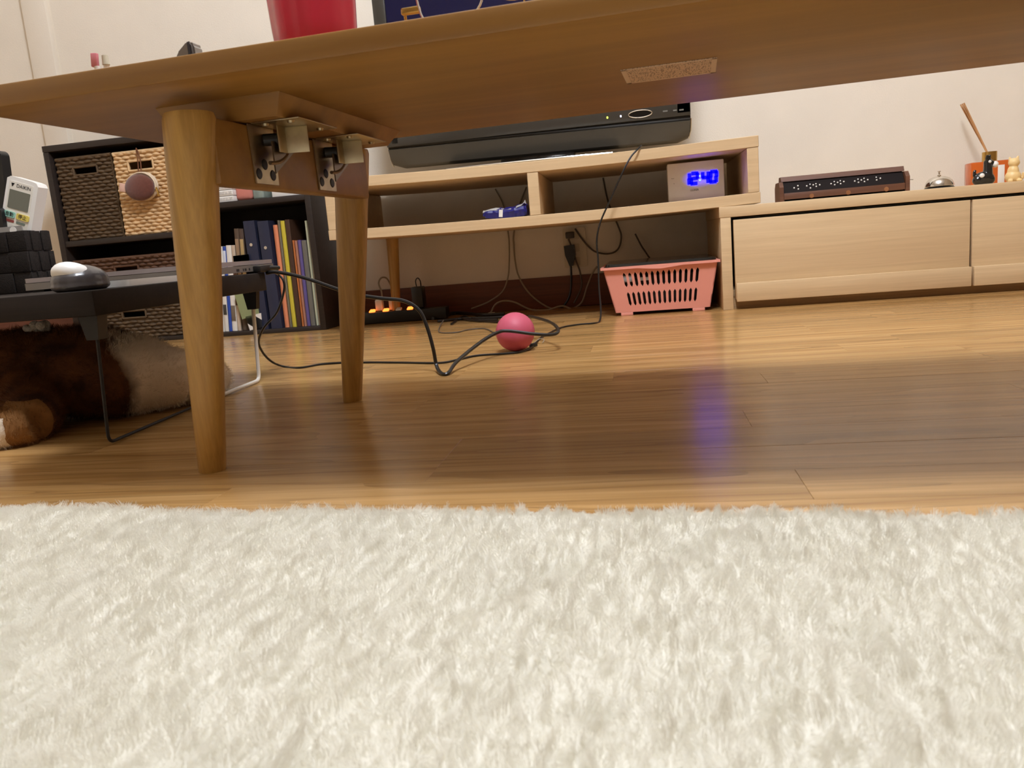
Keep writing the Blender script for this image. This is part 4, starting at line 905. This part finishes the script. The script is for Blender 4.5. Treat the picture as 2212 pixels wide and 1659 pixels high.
bm = NB(); box2(bm, (LX1-.002, 1.24, DZ1+.001), (LX1+.014, 1.283, DZ1+.0125), .003); cone(bm, (LX1+.008, 1.27, DZ1+.007), (LX1+.02, 1.295, DZ1+.006), .005, .0034, 12); tag(obj('cable_plug', bm, M['black'], None), 'black plug pushed in the laptop side', 'plug')
tb = thing('tablet', 'thin white tablet lying by the mouse on the lap desk', 'tablet', (-.69, .99, DZ1))
bm = NB(); prism(bm, rrect(-.745, -.640, .912, 1.068, .008), DZ1+.0002, DZ1+.0085, 'Z'); obj('tablet_body', bm, M['white'], tb)
bm = NB(); prism(bm, rrect(-.738, -.647, .92, 1.060, .004), DZ1+.0085, DZ1+.0089, 'Z'); obj('tablet_screen', bm, pbr('tablet_glass', S_(24, 24, 26), .15), tb)
# computer mouse
ms = pY(173, 606, .870); mo = thing('computer_mouse', 'dark grey computer mouse with cream top on the lap desk', 'mouse', (ms.x, .872, DZ1))
me = blob([('s', (ms.x, .870, DZ1+.012), (.030, .036, .0195)), ('s', (ms.x, .870, DZ1+.006), (.031, .037, .010))], .0015, 8)
for v in me.vertices: v.co.z = max(v.co.z, DZ1+.0003)
me.transform(Matrix.Translation((-ms.x, -.872, -DZ1))); link('shell', me, pbr('mouse_grey', S_(66, 62, 62), .3, coat=.4), mo)
bm = NB(); ball(bm, (ms.x-.001, .862, DZ1+.0180), (.0230, .027, .0150), 28, Matrix.Rotation(-.42, 3, 'X')); obj('cream_oval', bm, M['white'], mo)  # cream oval bulging from the front of the mouse shell
bm = NB(); ball(bm, (ms.x-.004, .8375, DZ1+.0140), (.0016, .001, .0016), 8); obj('logo_mark', bm, M['white'], mo)
# black woven strap basket with remotes
sb = thing('strap_basket', 'black woven strap basket holding remotes on the lap desk', 'basket', (-1.10, 1.17, DZ1))
mst_ = pbr('black_strap', S_(33, 27, 23), .75, spec=.25, noise=.25, nscale=300, bump=.5, bscale=500)
qy0, qy1 = 1.14, 1.20; qx1 = pY(62, 560, qy0).x; qx0 = qx1-.24; qz = DZ1; qh = pY(62, 496, qy0).z-DZ1
bm = NB()
box2(bm, (qx0+.003, qy0+.004, qz), (qx1-.003, qy0+.006, qz+qh)); box2(bm, (qx0+.003, qy1-.006, qz), (qx1-.003, qy1-.004, qz+qh)); box2(bm, (qx0+.003, qy0+.006, qz), (qx0+.005, qy1-.006, qz+qh)); box2(bm, (qx1-.005, qy0+.006, qz), (qx1-.003, qy1-.006, qz+qh)); box2(bm, (qx0+.005, qy0+.006, qz), (qx1-.005, qy1-.006, qz+.003)); obj('liner', bm, M['ink'], sb)
rows, colsn = 3, 7
for i in range(rows):
    za = qz+.0005+i*qh/rows; hh = qh/rows-.001
    for k in range(colsn):
        xa = qx0+k*(qx1-qx0)/colsn; xb = xa+(qx1-qx0)/colsn-.0008; out = (i+k) % 2
        bm = NB(); box2(bm, (xa, qy0+(0 if out else .0016), za), (xb, qy0+(.0035 if out else .0039), za+hh), .0012); obj('strap', bm, mst_, sb)
    for k in range(5):
        ya_ = qy0+.004+k*(qy1-qy0-.004)/5; yb_ = ya_+(qy1-qy0-.004)/5-.0008; out = (i+k) % 2
        bm = NB(); box2(bm, (qx1-(.0035 if out else .0039), ya_, za), (qx1-(0 if out else .0016), yb_, za+hh), .0012); obj('strap', bm, mst_, sb)
# white air-conditioner remote
rc = thing('air_conditioner_remote', 'white air conditioner remote with grey screen leaning in the black basket', 'remote', (-1.05, 1.17, DZ1+.003))
RR = Matrix.Rotation(.34, 4, 'Y') @ Matrix.Rotation(-.05, 4, 'X')
RM = Matrix.Translation(pY(50, 387, 1.163)-(RR @ Vector((0, 0, .157)))) @ RR
def rpart(name, bm, mat, par=None):
    bmesh.ops.transform(bm, matrix=RM, verts=bm.verts); return obj(name, bm, mat, par or rc)
bm = NB(); 
def rem_out(w, h): return [(-w/2, 0), (w/2, 0), (w/2, h-.006), (w/2-.004, h-.001), (w/2-.012, h), (-w/2+.006, h), (-w/2, h-.004)]
prism(bm, rem_out(.056, .157), 0, .022, 'Y'); bmesh.ops.bevel(bm, geom=[e for e in bm.edges if e.calc_face_angle(0) > 1.2], offset=.003, segments=3, affect='EDGES'); rpart('remote_body', bm, M['white'])
bm = NB(); prism(bm, rrect(-.0225, .0205, .03, .150, .002), -.0008, .001, 'Y'); rpart('face_plate', bm, pbr('remote_face', S_(232, 226, 212), .4))
bm = NB(); prism(bm, rrect(-.0195, .0175, .107, .1365, .001), -.0014, .0, 'Y'); rpart('screen', bm, pbr('lcd_grey', S_(112, 112, 98), .2))
for (a, b_, colr, s_) in ((-.0225, -.0035, S_(150, 206, 186), '自動'), (-.0005, .0215, S_(226, 204, 96), '停止')):
    bm = NB(); prism(bm, rrect(a, b_, .092, .1015, .002), -.0022, .0, 'Y'); rpart('button', bm, pbr('button', colr, .45))
    text('button_lettering', s_, .0075, RM @ Matrix.Translation(((a+b_)/2, -.0024, .0967)) @ Matrix.Rotation(PI/2, 4, 'X'), M['ink'], rc, .0001)
text('brand_lettering', 'DAIKIN', .0078, RM @ Matrix.Translation((.004, -.0010, .1440)) @ Matrix.Rotation(PI/2, 4, 'X'), M['ink'], rc, .0001)
bm = NB(); A = [bm.verts.new(p) for p in ((-.0185, -.0011, .1470), (-.0125, -.0011, .1470), (-.0165, -.0011, .1410))]; bm.faces.new(A); bmesh.ops.solidify(bm, geom=bm.faces[:], thickness=.0002); rpart('brand_mark', bm, M['ink'])
for (a, b_, colr) in ((-.022, -.004, S_(150, 70, 60)), (.0, .016, S_(120, 130, 116))):
    bm = NB(); prism(bm, rrect(a, b_, .0845, .0885, .001), -.0012, .0, 'Y'); rpart('printed_marks', bm, pbr('remote_print', colr, .6))
cdx = thing('card_holder', 'grey card with a white round mark sticking up in the black basket', 'card', (-1.06, 1.145, DZ1+.003))
p0 = pY(0, 497, 1.145); p1 = pY(47, 487, 1.145)
bm = NB(); box2(bm, (p1.x-.09, 1.1445, DZ1+.004), (p1.x, 1.1465, p1.z), .0006); obj('card_face', bm, pbr('grey_card', S_(132, 126, 118), .5), cdx)
bm = NB(); c = pY(28, 494, 1.1445); cone(bm, (c.x, 1.1446, c.z-.003), (c.x, 1.1438, c.z-.003), .006, .006, 20); obj('round_mark', bm, M['white'], cdx)
def bremote(label, x, y, h, w, t, yaw, tilt):
    r = thing('black_remote', label, 'remote', (x, y, DZ1+.003), 0, 'black remotes in the strap basket'); Mx = Matrix.Translation((x, y, DZ1+.003)) @ Matrix.Rotation(yaw, 4, 'Z') @ Matrix.Rotation(tilt, 4, 'Y')
    bm = NB(); prism(bm, rrect(-w/2, w/2, 0, h, .010), 0, t, 'Y'); bmesh.ops.bevel(bm, geom=[e for e in bm.edges if e.calc_face_angle(0) > 1.2], offset=.003, segments=2, affect='EDGES'); bmesh.ops.transform(bm, matrix=Mx, verts=bm.verts); obj('remote_body', bm, M['black'], r)
    for k in range(5):
        for m_ in range(3):
            bm = NB(); box(bm, ((m_-1)*.011, -.0004, h*.3+k*.014), (.007, .0016, .006), None, .0007); bmesh.ops.transform(bm, matrix=Mx, verts=bm.verts); obj('button', bm, M['iron'], r)
bremote('tall black remote standing at the back of the black basket', pY(8, 420, 1.172).x-.030, 1.172, pY(8, 320, 1.172).z-DZ1-.003, .046, .018, .0, .07)
bremote('short black remote standing beside the white one', pY(3, 460, 1.150).x-.024, 1.150, pY(3, 445, 1.150).z-DZ1-.003, .040, .014, .0, .03)

# ------------------------------------------------------------------ things on the table
def tt(e, n, z=0): return T(e, n, ZTOP+z)
cu = tt(-.333, .712); cup = thing('tumbler', 'red ribbed plastic tumbler on the table', 'cup', cu)
bm = NB(); rib = lambda u: 1+.022*math.cos(u*2*PI*9)
lathe(bm, [(0, .0003), (.034, .0003), (.0362, .004), (.0382, .03), (.0405, .075), (.0425, .115), (.0402, .115), (.0385, .075), (.0362, .03), (.034, .008), (0, .007)], cu, 96, mod=rib)
obj('cup_body', bm, pbr('red_plastic', S_(214, 52, 78), .25, trans=.2, coat=.3), cup)
gl = thing('eyeglasses', 'thin gold rimmed eyeglasses resting on the table', 'eyeglasses', tt(-.17, .72))
mrim = pbr('rim_silver', S_(236, 230, 222), .2, metal=.7)
mlens = pbr('lens_glass', (1, 1, 1, 1), .02, trans=1.0); mlens.node_tree.nodes['Principled BSDF'].inputs['IOR'].default_value = 1.05
def lensP(ec, zc_, n, tilt, k=36):
    out = []
    for i in range(k):
        a = 2*PI*i/k; c_, s_ = math.cos(a), math.sin(a); u = .0300*(abs(c_)**.75)*(1 if c_ > 0 else -1); v = .0245*(abs(s_)**.75)*(1 if s_ > 0 else -1)
        out.append((ec+u*math.cos(tilt)-v*math.sin(tilt), n, zc_+u*math.sin(tilt)+v*math.cos(tilt)))
    return out
for ec, zc_ in ((-.2055, ZTOP+.0445), (-.138, ZTOP+.058)):
    P_ = [T(*p) for p in lensP(ec, zc_, .72, .20)]
    bm = NB(); tube(bm, P_, .0010, 6, closed=True); obj('rim', bm, mrim, gl)
    bm = NB(); V = [bm.verts.new(p) for p in P_]; bm.faces.new(V); obj('lens', bm, mlens, gl)
bm = NB(); tube(bm, spline([T(-.177, .72, ZTOP+.052), T(-.172, .718, ZTOP+.060), T(-.167, .72, ZTOP+.056)], 5), .0012, 6); obj('bridge', bm, M['gold'], gl)
bm = NB(); q = T(-.243, .722, ZTOP+.037); box(bm, q, (.018, .006, .006), Matrix.Rotation(TH, 3, 'Z'), .0015); obj('hinge', bm, M['gold'], gl)
bm = NB(); tube(bm, spline([T(-.250, .724, ZTOP+.037), T(-.252, .74, ZTOP+.028), T(-.246, .79, ZTOP+.012), T(-.235, .85, ZTOP+.0025)], 6), .0014, 6); obj('temple_arm', bm, M['gold'], gl)
bm = NB(); tube(bm, spline([T(-.108, .724, ZTOP+.062), T(-.106, .76, ZTOP+.04), T(-.112, .82, ZTOP+.012), T(-.12, .87, ZTOP+.0025)], 6), .0014, 6); obj('temple_arm', bm, M['gold'], gl)
bm = NB(); tube(bm, [T(-.2055, .72, ZTOP+.0195), T(-.2055, .722, ZTOP+.0003)], .0008, 6); tube(bm, [T(-.138, .72, ZTOP+.033), T(-.139, .724, ZTOP+.0003)], .0008, 6); obj('nose_pad_arm', bm, M['gold'], gl)
q = tt(-.575, .715); pn = thing('pink_clip_pen', 'small pink clip pen standing up on the table', 'pen', q)
bm = NB(); cone(bm, T(-.571, .715, ZTOP+.0003), T(-.5725, .715, ZTOP+.030), .0022, .0032, 12); obj('pen_barrel', bm, M['paper'], pn)
bm = NB(); box(bm, T(-.5735, .714, ZTOP+.036), (.0068, .004, .013), Matrix.Rotation(.1, 3, 'Y'), .0008); obj('pen_clip', bm, pbr('pink_clip', S_(216, 132, 140), .4), pn)
q = tt(-.564, .718); pn2 = thing('capped_tube', 'small white tube with a pale cap on the table', 'tube', q)
bm = NB(); cone(bm, T(-.5645, .718, ZTOP+.0003), T(-.5645, .718, ZTOP+.031), .003, .0027, 12); obj('tube_body', bm, M['paper'], pn2)
bm = NB(); cone(bm, T(-.5645, .718, ZTOP+.0312), T(-.5645, .718, ZTOP+.040), .0036, .003, 12); obj('tube_cap', bm, pbr('pale_cap', S_(206, 200, 176), .4), pn2)
q = tt(-.468, .716); nm_ = thing('steel_clamp', 'grey steel clamp with folded wings on the table', 'clamp', q)
bm = NB(); A_ = [(-.487, 0), (-.458, 0), (-.4585, .034), (-.4615, .038), (-.466, .038), (-.478, .029)]
V0 = [bm.verts.new(T(a, .708, ZTOP+.0003+z)) for a, z in A_]; V1 = [bm.verts.new(T(a, .724, ZTOP+.0003+z)) for a, z in A_]
for i in range(6): bm.faces.new((V0[i], V0[(i+1) % 6], V1[(i+1) % 6], V1[i]))
bm.faces.new(V0); bm.faces.new(V1[::-1]); bmesh.ops.bevel(bm, geom=bm.edges[:], offset=.002, segments=2, affect='EDGES'); obj('clamp_body', bm, pbr('grey_steel', S_(150, 146, 142), .3, metal=.8), nm_)
bm = NB(); tube(bm, [T(-.4625, .7065, ZTOP+.012), T(-.4625, .7065, ZTOP+.0365)], .0012, 6); obj('clamp_seam', bm, M['ink'], nm_)

# ------------------------------------------------------------------ dog lying under the lap desk
dog = thing('dog', 'brown and white dog lying on its side under the dark lap desk', 'dog', (-.93, 1.0, 0))
DY = 1.035
parts = [('s', (-.905, DY, .070), (.135, .085, .068)), ('s', (-.815, DY, .068), (.085, .090, .068)), ('s', (-.99, DY-.01, .066), (.10, .082, .064)),
         ('s', (-.760, DY+.005, .058), (.075, .085, .060)),
         ('t', [(-.76, DY-.01, .058), (-.715, DY+.015, .052), (-.688, DY+.040, .044)], .058, .040),
         ('t', [(-.688, DY+.045, .034), (-.68, DY+.09, .022), (-.72, DY+.12, .018)], .030, .017),
         ('t', [(-.76, DY+.05, .05), (-.70, DY+.12, .03), (-.72, DY+.18, .018)], .045, .018),
         ('t', [(-.86, DY-.07, .050), (-.815, .915, .036), (-.778, .868, .026)], .048, .026),
         ('t', [(-.778, .868, .026), (-.815, .845, .021), (-.86, .836, .018), (-.90, .832, .017)], .026, .017),
         ('s', (-.905, .832, .016), (.022, .015, .0155)),
         ('t', [(-1.0, DY-.06, .04), (-1.03, .90, .024), (-1.09, .86, .018)], .034, .017), ('s', (-1.10, .855, .016), (.022, .016, .0155)),
         ('t', [(-1.03, DY-.01, .075), (-1.10, DY-.03, .072), (-1.15, DY-.05, .062)], .062, .046),
         ('s', (-1.165, DY-.06, .060), (.052, .048, .050)), ('t', [(-1.19, DY-.075, .052), (-1.235, DY-.10, .038)], .030, .020), ('s', (-1.24, DY-.103, .036), (.017, .018, .015)),
         ('t', [(-1.15, DY-.10, .09), (-1.135, DY-.115, .075), (-1.13, DY-.115, .05)], .020, .012), ('t', [(-1.15, DY-.02, .10), (-1.12, DY+.01, .09), (-1.11, DY+.02, .06)], .020, .012)]
me = blob(parts, .0045, 8)
for v in me.vertices: v.co.z = max(v.co.z, .0006)
mdog = bpy.data.materials.new('dog_coat'); mdog.use_nodes = True; nt = mdog.node_tree; N = nt.nodes; L = nt.links; b = N['Principled BSDF']; b.inputs['Roughness'].default_value = .85; b.inputs['Specular IOR Level'].default_value = .25
gm = N.new('ShaderNodeNewGeometry'); sx = N.new('ShaderNodeSeparateXYZ'); at = N.new('ShaderNodeAttribute'); at.attribute_name = 'coat'
tcg = N.new('ShaderNodeTexCoord'); nz = N.new('ShaderNodeTexNoise'); nz.inputs['Scale'].default_value = 22; nz.inputs['Detail'].default_value = 5; L.new(tcg.outputs['Object'], nz.inputs['Vector'])
L.new(tcg.outputs['Object'], sx.inputs[0])
# white haunch: everything right of a wavy line; white toes on the forelegs; white muzzle
def math_(op, a, b_=None, c_=None):
    n = N.new('ShaderNodeMath'); n.operation = op
    for i, q in enumerate((a, b_, c_)):
        if q is None: continue
        if isinstance(q, (int, float)): n.inputs[i].default_value = q
        else: L.new(q, n.inputs[i])
    return n.outputs[0]
wob = math_('MULTIPLY', math_('SUBTRACT', nz.outputs['Fac'], .5), .022)
zz = math_('SUBTRACT', sx.outputs['Z'], .055)
curve = math_('MULTIPLY', math_('MULTIPLY', zz, zz), 12.0)
xr = math_('ADD', math_('ADD', sx.outputs['X'], wob), curve)
haunch = N.new('ShaderNodeMapRange'); haunch.inputs[1].default_value = .216; haunch.inputs[2].default_value = .228; L.new(xr, haunch.inputs[0])
low_ = math_('LESS_THAN', sx.outputs['Z'], .040); near = math_('LESS_THAN', sx.outputs['Y'], -.13); toe = math_('LESS_THAN', math_('ADD', sx.outputs['X'], wob), .140)
toes = math_('MULTIPLY', math_('MULTIPLY', low_, near), toe)
muz = math_('LESS_THAN', sx.outputs['X'], -.275)
mask = math_('MAXIMUM', math_('MAXIMUM', haunch.outputs[0], toes), muz)
legb = math_('MULTIPLY', math_('LESS_THAN', sx.outputs['Y'], -.115), math_('LESS_THAN', sx.outputs['Z'], .055))
cr = N.new('ShaderNodeValToRGB'); cr.color_ramp.elements[0].position = .35; cr.color_ramp.elements[0].color = srgb(64, 36, 20); cr.color_ramp.elements[1].position = .7; cr.color_ramp.elements[1].color = srgb(122, 74, 38); L.new(nz.outputs['Fac'], cr.inputs[0])
tn = N.new('ShaderNodeMix'); tn.data_type = 'RGBA'; tn.inputs[7].default_value = srgb(140, 98, 54); L.new(legb, tn.inputs[0]); L.new(cr.outputs[0], tn.inputs[6])
mx = N.new('ShaderNodeMix'); mx.data_type = 'RGBA'; mx.inputs[7].default_value = srgb(226, 210, 188); L.new(mask, mx.inputs[0]); L.new(tn.outputs[2], mx.inputs[6]); L.new(mx.outputs[2], b.inputs['Base Color'])
me.transform(Matrix.Translation((.93, -1.0, 0))); dbody = link('body', me, mdog, dog)
fur(dbody, 9000, .006, 6, 8, .0022, .00035, clump=.3, kink=.002, tip=.2)
for dy in (-.040, -.085):
    bm = NB(); ball(bm, (-1.205, DY-.06+dy*.45+.012, .078), .0065, 14); obj('eye', bm, M['gloss'], dog)
bm = NB(); ball(bm, (-1.256, DY-.108, .042), (.007, .009, .007), 14); obj('nose', bm, M['black'], dog)
tf = pY(62, 702, 1.0)
bm = NB()
rt = random.Random(2)
for k in range(14): ball(bm, (tf.x+rt.uniform(-.012, .012), DY-.02+rt.uniform(-.008, .008), .136+rt.uniform(-.001, .007)), rt.uniform(.004, .008), 10)
tag(obj('fluff_ball', bm, pbr('grey_fluff', S_(180, 170, 156), .95, sheen=.4, bump=.8, bscale=500), None), 'tuft of pale grey fluff resting on the dog', 'fluff')
